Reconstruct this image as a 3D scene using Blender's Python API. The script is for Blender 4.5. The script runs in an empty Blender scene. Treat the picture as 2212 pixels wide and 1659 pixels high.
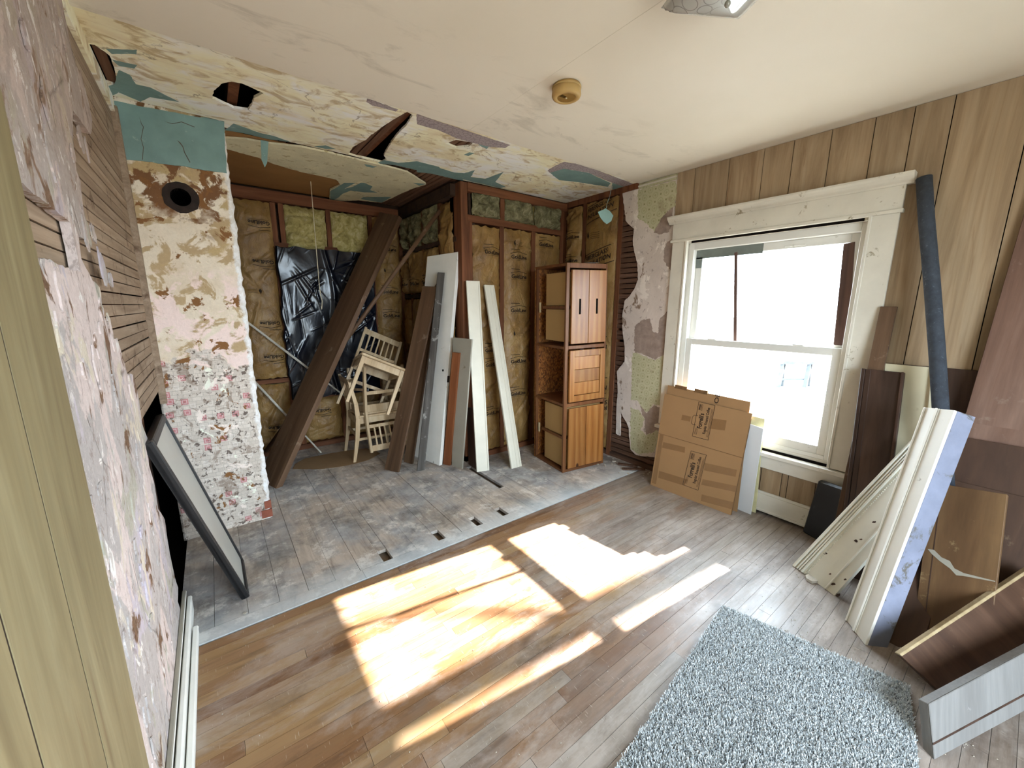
import bpy, math, random
from mathutils import Vector, Matrix, noise as mnoise
from mathutils.geometry import tessellate_polygon
random.seed(7)
SC = bpy.context.scene
COL = SC.collection
V = Vector

# ------------------------------------------------------------------ camera
F_PX, YAW, PITCH, ROLL, CAM_Z = 848.9587, 0.6478, 0.1942, 0.0048, 1.4653
W_PX, H_PX = 2212.0, 1659.0
FW = V((math.sin(YAW) * math.cos(PITCH), math.cos(YAW) * math.cos(PITCH), -math.sin(PITCH)))
_r = V((math.cos(YAW), -math.sin(YAW), 0.0)); _u = _r.cross(FW)
RT = _r * math.cos(ROLL) + _u * math.sin(ROLL)
UP = -_r * math.sin(ROLL) + _u * math.cos(ROLL)
EYE = V((0, 0, CAM_Z))
cd = bpy.data.cameras.new('camera'); cam = bpy.data.objects.new('camera', cd); COL.objects.link(cam)
cd.sensor_fit = 'HORIZONTAL'; cd.sensor_width = 36.0; cd.lens = F_PX / W_PX * 36.0
cd.clip_start = 0.02; cd.clip_end = 300
cam.matrix_world = Matrix((RT.to_4d(), UP.to_4d(), (-FW).to_4d(), (0, 0, 0, 1))).transposed()
cam.matrix_world = Matrix(((RT.x, UP.x, -FW.x, EYE.x), (RT.y, UP.y, -FW.y, EYE.y), (RT.z, UP.z, -FW.z, EYE.z), (0, 0, 0, 1)))
SC.camera = cam

# ------------------------------------------------------------------ world, sun, exposure
SC.view_settings.view_transform = 'Standard'; SC.view_settings.look = 'None'
SC.view_settings.gamma = 1.0; SC.view_settings.use_curve_mapping = False
SC.view_settings.exposure = 1.12
world = bpy.data.worlds.new('world'); SC.world = world; world.use_nodes = True
_bg = world.node_tree.nodes['Background']
_bg.inputs['Color'].default_value = (0.72, 0.87, 1.0, 1); _bg.inputs['Strength'].default_value = 12.0
SUN_DIR = V((-1.507, 0.155, -1.0)).normalized()
sl = bpy.data.lights.new('sun', 'SUN'); sl.energy = 36.0; sl.angle = math.radians(0.6); sl.color = (1.0, 0.96, 0.90)
so = bpy.data.objects.new('sun', sl); COL.objects.link(so); so.location = (8, -2, 6)
so.rotation_euler = SUN_DIR.to_track_quat('-Z', 'Y').to_euler()
def portal(name, loc, direction, sx, sy):
    l = bpy.data.lights.new(name, 'AREA'); l.shape = 'RECTANGLE'; l.size = sx; l.size_y = sy
    l.cycles.is_portal = True
    o = bpy.data.objects.new(name, l); COL.objects.link(o); o.location = loc
    o.rotation_euler = V(direction).to_track_quat('-Z', 'Z').to_euler()
portal('window_portal', (3.24, 1.21, 1.22), (-1, 0, 0), 1.2, 1.5)
portal('rear_portal', (.95, -1.64, 1.35), (0, 1, 0), 1.8, 1.6)

# ------------------------------------------------------------------ pixel -> ray -> surface
def ray(px, py):
    return FW + RT * ((px - W_PX / 2) / F_PX) - UP * ((py - H_PX / 2) / F_PX)
def at(px, py, ax, val):
    d = ray(px, py); t = (val - EYE[ax]) / d[ax]
    return EYE + d * t
def on_plane(px, py, p0, n):
    d = ray(px, py); t = (p0 - EYE).dot(n) / d.dot(n)
    return EYE + d * t

# ------------------------------------------------------------------ object helpers
def tag(o, label=None, cat=None, group=None, kind=None):
    if label: o['label'] = label
    if cat: o['category'] = cat
    if group: o['group'] = group
    if kind: o['kind'] = kind
    return o
def mesh_obj(name, verts, faces, mat=None, parent=None, matrix=None, smooth=False, bevel=0.0):
    me = bpy.data.meshes.new(name)
    me.from_pydata([tuple(v) for v in verts], [], faces); me.update()
    if mat: me.materials.append(mat)
    if smooth:
        me.polygons.foreach_set('use_smooth', [True] * len(me.polygons))
    o = bpy.data.objects.new(name, me); COL.objects.link(o)
    if parent: o.parent = parent
    if matrix is not None: o.matrix_basis = matrix
    if bevel:
        b = o.modifiers.new('bevel', 'BEVEL'); b.width = bevel; b.segments = 1; b.limit_method = 'ANGLE'
    return o
def empty(name, loc=(0, 0, 0), matrix=None):
    o = bpy.data.objects.new(name, None); COL.objects.link(o); o.empty_display_size = 0.1
    if matrix is not None: o.matrix_basis = matrix
    else: o.location = loc
    return o
def copy_part(o, parent, name=None):
    c = o.copy(); COL.objects.link(c); c.parent = parent
    if name: c.name = name
    return c
class MB:
    def __init__(s): s.v = []; s.f = []
    def add(s, v, f):
        n = len(s.v); s.v += [V(p) for p in v]; s.f += [tuple(i + n for i in q) for q in f]; return s
    def box(s, a, b):
        (x0, y0, z0), (x1, y1, z1) = a, b
        return s.add([(x0,y0,z0),(x1,y0,z0),(x1,y1,z0),(x0,y1,z0),(x0,y0,z1),(x1,y0,z1),(x1,y1,z1),(x0,y1,z1)],
                     [(3,2,1,0),(4,5,6,7),(0,1,5,4),(1,2,6,5),(2,3,7,6),(3,0,4,7)])
    def hexa(s, p):
        return s.add(p, [(3,2,1,0),(4,5,6,7),(0,1,5,4),(1,2,6,5),(2,3,7,6),(3,0,4,7)])
    def prism(s, prof, z0, z1, axis=2):
        n = len(prof)
        def m(p, z):
            return (p[0], p[1], z) if axis == 2 else ((z, p[0], p[1]) if axis == 0 else (p[0], z, p[1]))
        s.add([m(p, z0) for p in prof] + [m(p, z1) for p in prof],
              [tuple(range(n))[::-1], tuple(range(n, 2 * n))] + [(i, (i + 1) % n, n + (i + 1) % n, n + i) for i in range(n)])
        return s
    def tube(s, pts, rad, seg=8, caps=True):
        pts = [V(p) for p in pts]; n = len(pts); base = len(s.v)
        rads = rad if isinstance(rad, (list, tuple)) else [rad] * n
        t = (pts[1] - pts[0]).normalized()
        a = t.orthogonal().normalized()
        for i, p in enumerate(pts):
            tt = (pts[min(i + 1, n - 1)] - pts[max(i - 1, 0)]).normalized()
            a = (a - tt * a.dot(tt)).normalized(); b = tt.cross(a)
            for k in range(seg):
                an = 2 * math.pi * k / seg
                s.v.append(p + (a * math.cos(an) + b * math.sin(an)) * rads[i])
        for i in range(n - 1):
            for k in range(seg):
                s.f.append((base + i * seg + k, base + i * seg + (k + 1) % seg, base + (i + 1) * seg + (k + 1) % seg, base + (i + 1) * seg + k))
        if caps:
            s.f.append(tuple(base + k for k in range(seg))[::-1]); s.f.append(tuple(base + (n - 1) * seg + k for k in range(seg)))
        return s
    def lathe(s, prof, seg=32, c=(0, 0, 0)):
        base = len(s.v); n = len(prof)
        for r, z in prof:
            for k in range(seg):
                an = 2 * math.pi * k / seg
                s.v.append(V((c[0] + r * math.cos(an), c[1] + r * math.sin(an), c[2] + z)))
        for i in range(n - 1):
            for k in range(seg):
                s.f.append((base + i * seg + k, base + i * seg + (k + 1) % seg, base + (i + 1) * seg + (k + 1) % seg, base + (i + 1) * seg + k))
        s.f.append(tuple(base + k for k in range(seg))[::-1]); s.f.append(tuple(base + (n - 1) * seg + k for k in range(seg)))
        return s
    def build(s, name, mat=None, parent=None, matrix=None, smooth=False, bevel=0.0):
        return mesh_obj(name, s.v, s.f, mat, parent, matrix, smooth, bevel)
def box(name, a, b, mat, parent=None, bevel=0.0, matrix=None):
    lo = [min(a[i], b[i]) for i in range(3)]; hi = [max(a[i], b[i]) for i in range(3)]
    return MB().box(lo, hi).build(name, mat, parent, matrix, False, bevel)
def frame(o, ux, uy=None, uz=None):
    """matrix from origin and two axes (third by cross product)"""
    if uy is None: ux, uz = V(ux).normalized(), V(uz).normalized(); uz = (uz - ux * uz.dot(ux)).normalized(); uy = uz.cross(ux)
    else:
        ux, uy = V(ux).normalized(), V(uy).normalized(); uy = (uy - ux * uy.dot(ux)).normalized(); uz = ux.cross(uy)
    return Matrix(((ux.x, uy.x, uz.x, o[0]), (ux.y, uy.y, uz.y, o[1]), (ux.z, uy.z, uz.z, o[2]), (0, 0, 0, 1)))
def rough_loop(pts, step=0.02, amp=0.004, seed=0.0, sc=40.0):
    out = []
    n = len(pts)
    for i in range(n):
        a, b = V(pts[i]).to_2d(), V(pts[(i + 1) % n]).to_2d(); L = (b - a).length
        k = max(1, int(L / step)); nrm = V((-(b - a).y, (b - a).x)) / max(L, 1e-6)
        for j in range(k):
            p = a.lerp(b, j / k)
            d = 0.0 if amp == 0 else amp * (mnoise.noise(V((p.x * sc, p.y * sc, seed))) + 0.7 * mnoise.noise(V((p.x * sc * .3, p.y * sc * .3, seed + 5))))
            out.append(p + nrm * d)
    return out
def plate(name, loops, thick, mat, parent, matrix, smooth=False, taper=0.0):
    """flat sheet with real holes: loops of 2-D points (outer first), extruded to -z by thick"""
    flat = [p for l in loops for p in l]
    tri = tessellate_polygon([[V((p[0], p[1], 0)) for p in l] for l in loops])
    n = len(flat)
    v = [(p[0], p[1], 0) for p in flat] + [(p[0], p[1], -thick) for p in flat]
    f = []
    for t in tri:
        a, b, c = [V((flat[i][0], flat[i][1], 0)) for i in t]
        if (b - a).cross(c - a).z < 0: t = (t[0], t[2], t[1])
        f.append(tuple(t)); f.append((t[0] + n, t[2] + n, t[1] + n))
    s = 0
    for l in loops:
        m = len(l)
        for i in range(m):
            f.append((s + i, s + (i + 1) % m, n + s + (i + 1) % m, n + s + i))
        s += m
    return mesh_obj(name, v, f, mat, parent, matrix, smooth)
# planes: local x,y of a plate -> world
M_CEIL = lambda z: Matrix(((1, 0, 0, 0), (0, -1, 0, 0), (0, 0, -1, z), (0, 0, 0, 1)))            # (x,-y), facing down
M_RIGHT = lambda x: Matrix(((0, 0, -1, x), (-1, 0, 0, 0), (0, 1, 0, 0), (0, 0, 0, 1)))           # (-y,z), facing -x
M_LEFT = lambda x: Matrix(((0, 0, 1, x), (1, 0, 0, 0), (0, 1, 0, 0), (0, 0, 0, 1)))              # (y,z), facing +x
M_BACK = lambda y: Matrix(((1, 0, 0, 0), (0, 0, -1, y), (0, 1, 0, 0), (0, 0, 0, 1)))             # (x,z), facing -y
def ceil_px(pts, z): return [(p.x, -p.y) for p in (at(a, b, 2, z) for a, b in pts)]
def right_px(pts, x): return [(-p.y, p.z) for p in (at(a, b, 0, x) for a, b in pts)]
def left_px(pts, x): return [(p.y, p.z) for p in (at(a, b, 0, x) for a, b in pts)]
def back_px(pts, y): return [(p.x, p.z) for p in (at(a, b, 1, y) for a, b in pts)]

class Quad:
    """board face from pixels: two corners on plane A, one on plane B, the fourth on the plane through them"""
    def __init__(s, bl, br, tl, tr, pa=(2, 0.0), pb=(1, 3.1), thick=0.02, pbr=None, along=None):
        s.bl = at(*bl, *pa); s.tl = at(*tl, *pb)
        s.br = s.bl + V(along) if along else at(*br, *(pbr or pa))
        n = (s.br - s.bl).cross(s.tl - s.bl).normalized()
        if n.dot(EYE - s.bl) < 0: n = -n
        s.n = n; s.tr = on_plane(*tr, s.bl, n); s.th = thick
        if along: s.br = s.bl + V(along).normalized() * (s.tr - s.tl).dot(V(along).normalized()); s.tr = s.tl + (s.br - s.bl)
        s.o = (s.bl + s.br) / 2
        up = ((s.tl + s.tr) / 2 - s.o).normalized()
        x = up.cross(n).normalized()
        s.M = Matrix(((x.x, -n.x, up.x, s.o.x), (x.y, -n.y, up.y, s.o.y), (x.z, -n.z, up.z, s.o.z), (0, 0, 0, 1)))
        s.I = s.M.inverted()
        s.L = [s.I @ p for p in (s.bl, s.br, s.tr, s.tl)]
        if s.L[0].x > s.L[1].x: s.L = [s.L[1], s.L[0], s.L[3], s.L[2]]
    def pt(s, u, v, d=0.0):
        a = s.L[0].lerp(s.L[1], u); b = s.L[3].lerp(s.L[2], u); p = a.lerp(b, v); return V((p.x, -d, p.z))
    def slab(s, name, mat, parent=None, u0=0, u1=1, v0=0, v1=1, d0=None, d1=0.0, bevel=0.0015, local=False):
        d0 = -s.th if d0 is None else d0
        p = [s.pt(u0, v0, d1), s.pt(u1, v0, d1), s.pt(u1, v0, d0), s.pt(u0, v0, d0), s.pt(u0, v1, d1), s.pt(u1, v1, d1), s.pt(u1, v1, d0), s.pt(u0, v1, d0)]
        return MB().hexa(p).build(name, mat, parent, None if parent else s.M, False, bevel)
    def px(s, x, y, d=0.0):
        p = s.I @ on_plane(x, y, s.bl, s.n); return V((p.x, -d, p.z))
_tc = {}
def text_mesh(txt, size=1.0, shear=0.0, bold=0.0):
    key = (txt, shear, bold)
    if key not in _tc:
        c = bpy.data.curves.new('t', 'FONT'); c.body = txt; c.size = 1.0; c.shear = shear; c.offset = bold; c.resolution_u = 2
        o = bpy.data.objects.new('t', c); COL.objects.link(o)
        dg = bpy.context.evaluated_depsgraph_get(); me = bpy.data.meshes.new_from_object(o.evaluated_get(dg))
        _tc[key] = ([tuple(v.co) for v in me.vertices], [tuple(p.vertices) for p in me.polygons])
        bpy.data.objects.remove(o); bpy.data.curves.remove(c); bpy.data.meshes.remove(me)
    v, f = _tc[key]
    return [(x * size, y * size) for x, y, z in v], f

# ------------------------------------------------------------------ materials
GAIN = [1.0]          # reflectance factor applied to the colours of the material being built
def gained(f, g):
    GAIN[0] = g; m = f(); GAIN[0] = 1.0; return m
def hx(h):
    h = h.lstrip('#'); c = [int(h[i:i + 2], 16) / 255 for i in (0, 2, 4)]
    return tuple(min(.86, GAIN[0] * (x / 12.92 if x <= 0.04045 else ((x + 0.055) / 1.055) ** 2.4)) for x in c) + (1.0,)
class NT:
    def __init__(s, name):
        s.m = bpy.data.materials.new(name); s.m.use_nodes = True; s.t = s.m.node_tree
        s.b = s.t.nodes['Principled BSDF']; s.out = s.t.nodes['Material Output']
    def n(s, typ, **kw):
        x = s.t.nodes.new(typ)
        for k, v in kw.items(): setattr(x, k, v)
        return x
    def put(s, sock, val):
        if isinstance(val, bpy.types.NodeSocket): s.t.links.new(val, sock)
        elif val is not None:
            if sock.type == 'VECTOR' and isinstance(val, (int, float)): val = (val,) * 3
            sock.default_value = val
    def pos(s): return s.n('ShaderNodeNewGeometry').outputs['Position']
    def obj(s): return s.n('ShaderNodeTexCoord').outputs['Object']
    def rnd(s): return s.n('ShaderNodeObjectInfo').outputs['Random']
    def vmap(s, v, scale=(1, 1, 1), loc=(0, 0, 0), rot=(0, 0, 0)):
        m = s.n('ShaderNodeMapping'); s.put(m.inputs['Vector'], v); m.inputs['Scale'].default_value = scale
        s.put(m.inputs['Location'], loc); m.inputs['Rotation'].default_value = rot; return m.outputs[0]
    def noise(s, v, scale, detail=4, rough=0.55, dist=0.0, w=None):
        x = s.n('ShaderNodeTexNoise')
        if w is not None: x.noise_dimensions = '4D'; s.put(x.inputs['W'], w)
        s.put(x.inputs['Vector'], v); x.inputs['Scale'].default_value = scale; x.inputs['Detail'].default_value = detail
        x.inputs['Roughness'].default_value = rough; x.inputs['Distortion'].default_value = dist
        return x.outputs[0]
    def vor(s, v, scale, feature='F1', out='Distance', rand=1.0):
        x = s.n('ShaderNodeTexVoronoi', feature=feature); s.put(x.inputs['Vector'], v); x.inputs['Scale'].default_value = scale
        x.inputs['Randomness'].default_value = rand; return x.outputs[out]
    def ramp(s, f, stops, interp='LINEAR'):
        r = s.n('ShaderNodeValToRGB'); s.put(r.inputs[0], f); cr = r.color_ramp; cr.interpolation = interp
        while len(cr.elements) < len(stops): cr.elements.new(0.5)
        for e, (p, c) in zip(cr.elements, stops):
            e.position = p; e.color = c if isinstance(c, tuple) else (c, c, c, 1)
        return r.outputs[0]
    def step(s, f, t, w=0.02):
        m = s.n('ShaderNodeMapRange'); s.put(m.inputs[0], f); m.inputs[1].default_value = t - w; m.inputs[2].default_value = t + w
        return m.outputs[0]
    def mix(s, f, a, b, blend='MIX'):
        m = s.n('ShaderNodeMix', data_type='RGBA', blend_type=blend); s.put(m.inputs[0], f)
        s.put(m.inputs[6], a); s.put(m.inputs[7], b); return m.outputs[2]
    def math(s, op, a, b=None, c=None):
        m = s.n('ShaderNodeMath', operation=op); s.put(m.inputs[0], a)
        if b is not None: s.put(m.inputs[1], b)
        if c is not None: s.put(m.inputs[2], c)
        return m.outputs[0]
    def sep(s, v):
        x = s.n('ShaderNodeSeparateXYZ'); s.put(x.inputs[0], v); return x.outputs
    def hsv(s, c, h=0.5, sa=1.0, v=1.0):
        x = s.n('ShaderNodeHueSaturation'); s.put(x.inputs['Color'], c); s.put(x.inputs['Hue'], h); s.put(x.inputs['Saturation'], sa); s.put(x.inputs['Value'], v)
        return x.outputs[0]
    def bump(s, h, strength=0.3, dist=0.01):
        x = s.n('ShaderNodeBump'); s.put(x.inputs['Height'], h); x.inputs['Strength'].default_value = strength; x.inputs['Distance'].default_value = dist
        s.t.links.new(x.outputs[0], s.b.inputs['Normal'])
    def done(s, col, rough=0.7, spec=0.3, **kw):
        s.put(s.b.inputs['Base Color'], col); s.put(s.b.inputs['Roughness'], rough); s.b.inputs['Specular IOR Level'].default_value = spec
        for k, v in kw.items(): s.put(s.b.inputs[k.replace('_', ' ')], v)
        return s.m
def m_plain(name, c, rough=0.7, var=0.15, scale=8.0, bump=0.0, dirt=None, dirt_t=0.62, spec=0.3, bscale=40):
    t = NT(name); p = t.obj(); n = t.noise(p, scale, 5, .6)
    c = hx(c) if isinstance(c, str) else c
    dark = tuple(x * (1 - var * 1.6) for x in c[:3]) + (1,); light = tuple(min(1, x * (1 + var)) for x in c[:3]) + (1,)
    col = t.ramp(n, [(0.25, dark), (0.75, light)])
    if dirt: col = t.mix(t.step(t.noise(p, scale * 2.3, 6, .7, .4), dirt_t, .03), col, hx(dirt))
    if bump: t.bump(t.noise(p, bscale, 5, .6), bump, .01)
    return t.done(col, rough, spec)
def m_wood(name, stops, axis='Z', k=9.0, stretch=0.05, rough=0.55, bump=0.15, dirt=None, dirt_t=.6, fine=70, spec=.3, tint=.12, rings=0.0, coord='obj'):
    t = NT(name); p = t.obj() if coord == 'obj' else t.pos()
    sc = [1, 1, 1]; sc['XYZ'.index(axis)] = stretch
    r = t.rnd(); off = t.n('ShaderNodeCombineXYZ')
    for i in range(3): t.put(off.inputs[i], t.math('MULTIPLY', r, 37.0 + 11 * i))
    v = t.vmap(p, tuple(sc), off.outputs[0])
    n = t.noise(v, k, 5, .6, 1.2)
    if rings:
        w = t.n('ShaderNodeTexWave', wave_type='BANDS', bands_direction='DIAGONAL'); t.put(w.inputs['Vector'], v); w.inputs['Scale'].default_value = rings
        w.inputs['Distortion'].default_value = 6.0; w.inputs['Detail'].default_value = 3; w.inputs['Detail Scale'].default_value = 1.2
        n = t.math('ADD', t.math('MULTIPLY', n, .6), t.math('MULTIPLY', w.outputs[0], .4))
    col = t.ramp(n, [(a, hx(c)) for a, c in stops])
    fn = t.noise(v, fine, 3, .7)
    col = t.mix(0.5, col, t.ramp(fn, [(.3, .62), (.7, 1.0)]), 'MULTIPLY')
    col = t.hsv(col, .5, 1.0, t.math('ADD', t.math('MULTIPLY', r, 2 * tint), 1 - tint))
    if dirt: col = t.mix(t.step(t.noise(p, 7, 7, .7, .3), dirt_t, .06), col, hx(dirt))
    if bump: t.bump(fn, bump, .004)
    return t.done(col, rough, spec)
# ------------------------------------------------------------------ specific materials
H, XR, XL = 2.5, 3.044, -0.2685
YC, YN, YB, XS = 2.233, 3.13, 4.42, 1.80        # ceiling edge, old partition line, alcove back, alcove side
MAT = {}
def _floor_mat():
    t = NT('worn_oak_strip'); p = t.pos(); r = t.rnd(); x, y, z = t.sep(p)
    col = t.ramp(r, [(0, hx('#76563d')), (.2, hx('#8a694b')), (.45, hx('#99795a')), (.7, hx('#a78b66')), (.86, hx('#8f6a45')), (1, hx('#ab9a82'))], 'LINEAR')
    off = t.n('ShaderNodeCombineXYZ'); t.put(off.inputs[0], t.math('MULTIPLY', r, 50.0)); t.put(off.inputs[2], t.math('MULTIPLY', r, 9.0))
    v = t.vmap(p, (.10, 1, 1), off.outputs[0])
    g1 = t.noise(v, 22, 6, .65, .8)
    col = t.mix(.75, col, t.ramp(g1, [(.25, hx('#7a6454')), (.5, hx('#f0e0d0')), (.75, hx('#fff6ea'))]), 'MULTIPLY')
    # finish worn through to grey dusty wood: patches drawn out along the boards, heavier towards the rug and the window
    w = t.vmap(p, (.45, 1, 1))
    m = t.math('ADD', t.noise(w, 1.5, 6, .62, .6), t.math('ADD', t.math('MULTIPLY', x, .11), t.math('MULTIPLY', y, -.20)))
    m = t.math('ADD', m, t.math('MULTIPLY', t.math('SUBTRACT', r, .5), .12))
    worn = t.step(m, .40, .10)
    grey = t.ramp(t.noise(v, 30, 5, .7), [(.3, hx('#665d56')), (.7, hx('#9a928b'))])
    col = t.mix(t.math('MULTIPLY', worn, .82), col, grey)
    dust = t.step(t.noise(w, 4.5, 8, .72, .4), .55, .07)
    col = t.mix(t.math('MULTIPLY', dust, .45), col, hx('#b9aca2'))
    dark = t.step(t.noise(w, 3.1, 8, .7, .5), .61, .05)
    col = t.mix(t.math('MULTIPLY', dark, .5), col, hx('#4d3a2c'))
    scr = t.noise(t.vmap(p, (3, .35, 1), (0, 0, 0), (0, 0, .5)), 60, 2, .5)
    col = t.mix(t.math('MULTIPLY', t.step(scr, .70, .02), .4), col, hx('#c9bdae'))
    t.bump(t.noise(v, 60, 5, .7), .12, .003)
    rg = t.ramp(t.noise(w, 6, 6, .7), [(.3, .28), (.7, .55)])
    return t.done(col, rg, .6)
def _board_mat():
    t = NT('old_painted_floorboard'); p = t.pos(); r = t.rnd(); x, y, z = t.sep(p)
    off = t.n('ShaderNodeCombineXYZ'); t.put(off.inputs[1], t.math('MULTIPLY', r, 50.0)); t.put(off.inputs[2], t.math('MULTIPLY', r, 9.0))
    v = t.vmap(p, (1, .12, 1), off.outputs[0])
    g = t.noise(v, 16, 6, .65, 1.5)
    col = t.ramp(g, [(.2, hx('#5a4e45')), (.45, hx('#83776c')), (.8, hx('#9c9083'))])
    m = t.noise(p, 1.7, 6, .65, .5)
    col = t.mix(t.math('MULTIPLY', t.step(m, .5, .08), .75), col, t.ramp(t.noise(p, 9, 6, .7), [(.3, hx('#55565a')), (.7, hx('#8c8c8c'))]))
    col = t.mix(t.math('MULTIPLY', t.step(t.noise(p, 6, 8, .75), .57, .03), .6), col, hx('#aca69e'))
    col = t.mix(t.math('MULTIPLY', t.step(t.noise(p, 3.2, 8, .72, .4), .56, .08), .65), col, hx('#3a3735'))
    near = t.step(t.math('ADD', y, t.math('MULTIPLY', t.noise(p, 5, 4), .2)), 2.22, .10)
    col = t.mix(t.math('MULTIPLY', t.math('SUBTRACT', 1.0, near), .55), col, hx('#9aa0a2'))
    t.bump(g, .25, .004)
    return t.done(col, t.ramp(m, [(.3, .45), (.7, .75)]), .35)
def _plaster_left():
    t = NT('peeling_pink_plaster'); p = t.pos()
    q = t.vmap(p, (1, 1.0, .55))
    n = lambda sc, sd, d=.7: t.noise(t.vmap(q, (1, 1, 1), (sd, sd * 1.7, sd * .6)), sc, 8, .62, d)
    col = t.ramp(n(2.0, 1), [(.3, hx('#b0a9a5')), (.7, hx('#c4bdba'))])
    col = t.mix(t.step(n(4.5, 3), .52, .012), col, hx('#d9cac5'))
    col = t.mix(t.step(n(4.0, 7), .58, .012), col, hx('#c5bcc4'))
    col = t.mix(t.step(n(5.5, 11), .60, .012), col, hx('#d8cdbb'))
    col = t.mix(t.step(n(4.5, 16), .60, .012), col, hx('#b6b2a4'))
    col = t.mix(t.step(n(8, 21), .60, .02), col, hx('#80634d'))
    col = t.mix(t.step(n(11, 27), .655, .01), col, hx('#f0ebe6'))
    zz = t.sep(p)[2]
    col = t.mix(t.math('MULTIPLY', t.step(t.math('ADD', zz, t.math('MULTIPLY', n(3, 33), .5)), 2.0, .2), .6), col, hx('#9a8270'))
    cr = t.vor(t.vmap(q, (1, 1, .6)), 3.2, 'DISTANCE_TO_EDGE')
    crm = t.math('SUBTRACT', 1.0, t.step(t.math('ADD', cr, t.math('MULTIPLY', n(14, 40), .06)), .030, .006))
    col = t.mix(t.math('MULTIPLY', crm, .55), col, hx('#5c4a42'))
    col = t.mix(t.math('MULTIPLY', t.step(t.noise(q, 26, 7, .75, .6), .58, .03), .55), col, hx('#8d7b70'))
    col = t.mix(t.math('MULTIPLY', t.step(t.noise(t.vmap(q, (1, 1, 1), (9, 4, 2)), 22, 7, .75, .6), .60, .02), .7), col, hx('#e6e0dc'))
    col = t.mix(.5, col, t.ramp(t.noise(p, 60, 6, .7), [(.3, .62), (.7, 1.0)]), 'MULTIPLY')
    h = t.math('ADD', t.math('MULTIPLY', n(4.5, 3), 1.0), t.math('ADD', t.math('MULTIPLY', t.step(n(8, 21), .645, .01), -.5), t.math('MULTIPLY', crm, -.7)))
    t.bump(t.math('ADD', h, t.math('MULTIPLY', t.noise(p, 45, 5, .7), .35)), .7, .012)
    return t.done(col, .85, .2)
def _chimney_mat():
    t = NT('chimney_plaster_and_papers'); p = t.pos(); x, y, z = t.sep(p)
    n = lambda sc, sd, d=.5, det=8: t.noise(t.vmap(p, (1, 1, 1), (sd, sd * 1.7, sd * .6)), sc, det, .62, d)
    zz = t.math('ADD', z, t.math('MULTIPLY', t.math('SUBTRACT', n(5, 2), .5), .55))
    col = t.ramp(n(3, 1), [(.3, hx('#bcab94')), (.7, hx('#d6c8b8'))])
    col = t.mix(t.step(n(7, 5), .53, .02), col, hx('#a08a69'))
    col = t.mix(t.math('MULTIPLY', t.step(n(4, 9), .54, .02), t.step(zz, 1.75, .03)), col, hx('#a58f68'))
    col = t.mix(t.math('MULTIPLY', t.step(n(9, 13), .52, .02), t.step(zz, 1.93, .06)), col, hx('#6a4a30'))
    col = t.mix(t.math('MULTIPLY', t.step(n(6, 17), .50, .02), t.math('SUBTRACT', 1.0, t.step(zz, 1.62, .06))), col, hx('#d8bcb4'))
    # tile-pattern paper on the lower half
    wp_m = t.math('SUBTRACT', 1.0, t.step(zz, 1.12, .012))
    b = t.n('ShaderNodeTexBrick'); t.put(b.inputs['Vector'], t.vmap(p, (1, 1, 1), (0, 0, 0), (math.pi / 2, 0, 0)))
    b.inputs['Scale'].default_value = 1.0; b.inputs['Brick Width'].default_value = .044; b.inputs['Row Height'].default_value = .024; b.inputs['Mortar Size'].default_value = .0016
    b.inputs['Color1'].default_value = hx('#bdb3a8'); b.inputs['Color2'].default_value = hx('#aea398'); b.inputs['Mortar'].default_value = hx('#a39a8f'); b.offset = .37; b.squash = .7; b.squash_frequency = 3
    c2 = t.n('ShaderNodeCombineXYZ'); t.put(c2.inputs[0], x); t.put(c2.inputs[1], z)
    vo = t.n('ShaderNodeTexVoronoi', feature='F1', distance='CHEBYCHEV'); t.put(vo.inputs['Vector'], c2.outputs[0]); vo.inputs['Scale'].default_value = 13.0
    vo.voronoi_dimensions = '2D'; vo.inputs['Randomness'].default_value = .75
    sq = t.math('SUBTRACT', 1.0, t.step(vo.outputs['Distance'], .23, .02))
    ring = t.math('MULTIPLY', t.step(vo.outputs['Distance'], .10, .015), t.math('SUBTRACT', 1.0, t.step(vo.outputs['Distance'], .16, .015)))
    pick = t.step(t.sep(vo.outputs['Color'])[0], .62, .01)
    wp = t.mix(t.math('MULTIPLY', t.math('MULTIPLY', sq, pick), .75), b.outputs[0], hx('#a5525a'))
    wp = t.mix(t.math('MULTIPLY', t.math('MULTIPLY', ring, sq), .4), wp, hx('#d9c9c4'))
    dots = t.step(n(34, 19, .4, 4), .60, .02)
    wp = t.mix(t.math('MULTIPLY', dots, .85), wp, hx('#42332b'))
    wp = t.mix(t.math('MULTIPLY', t.step(n(15, 51, .8, 6), .58, .03), .6), wp, hx('#6a5545'))
    wp = t.mix(t.step(n(6, 23), .61, .012), wp, hx('#dcc3b9'))
    wp = t.mix(t.step(n(8, 27), .63, .012), wp, hx('#e0d3c1'))
    col = t.mix(wp_m, col, wp)
    col = t.mix(t.step(n(10, 31), .61, .012), col, hx('#73502f'))
    col = t.mix(t.math('MULTIPLY', t.step(t.math('ADD', x, t.math('MULTIPLY', t.math('SUBTRACT', n(14, 37), .5), .07)), .160, .006), .9), col, t.ramp(n(30, 3), [(.3, hx('#b8b1a8')), (.6, hx('#e2dfda'))]))
    col = t.mix(.3, col, t.ramp(t.noise(p, 70, 6, .7), [(.3, .6), (.7, 1.0)]), 'MULTIPLY')
    t.bump(t.math('ADD', t.math('MULTIPLY', n(7, 5), .8), t.math('ADD', t.math('MULTIPLY', n(10, 31), -.6), t.math('MULTIPLY', t.noise(p, 60, 5, .7), .35))), .6, .012)
    return t.done(col, .85, .2)
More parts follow.
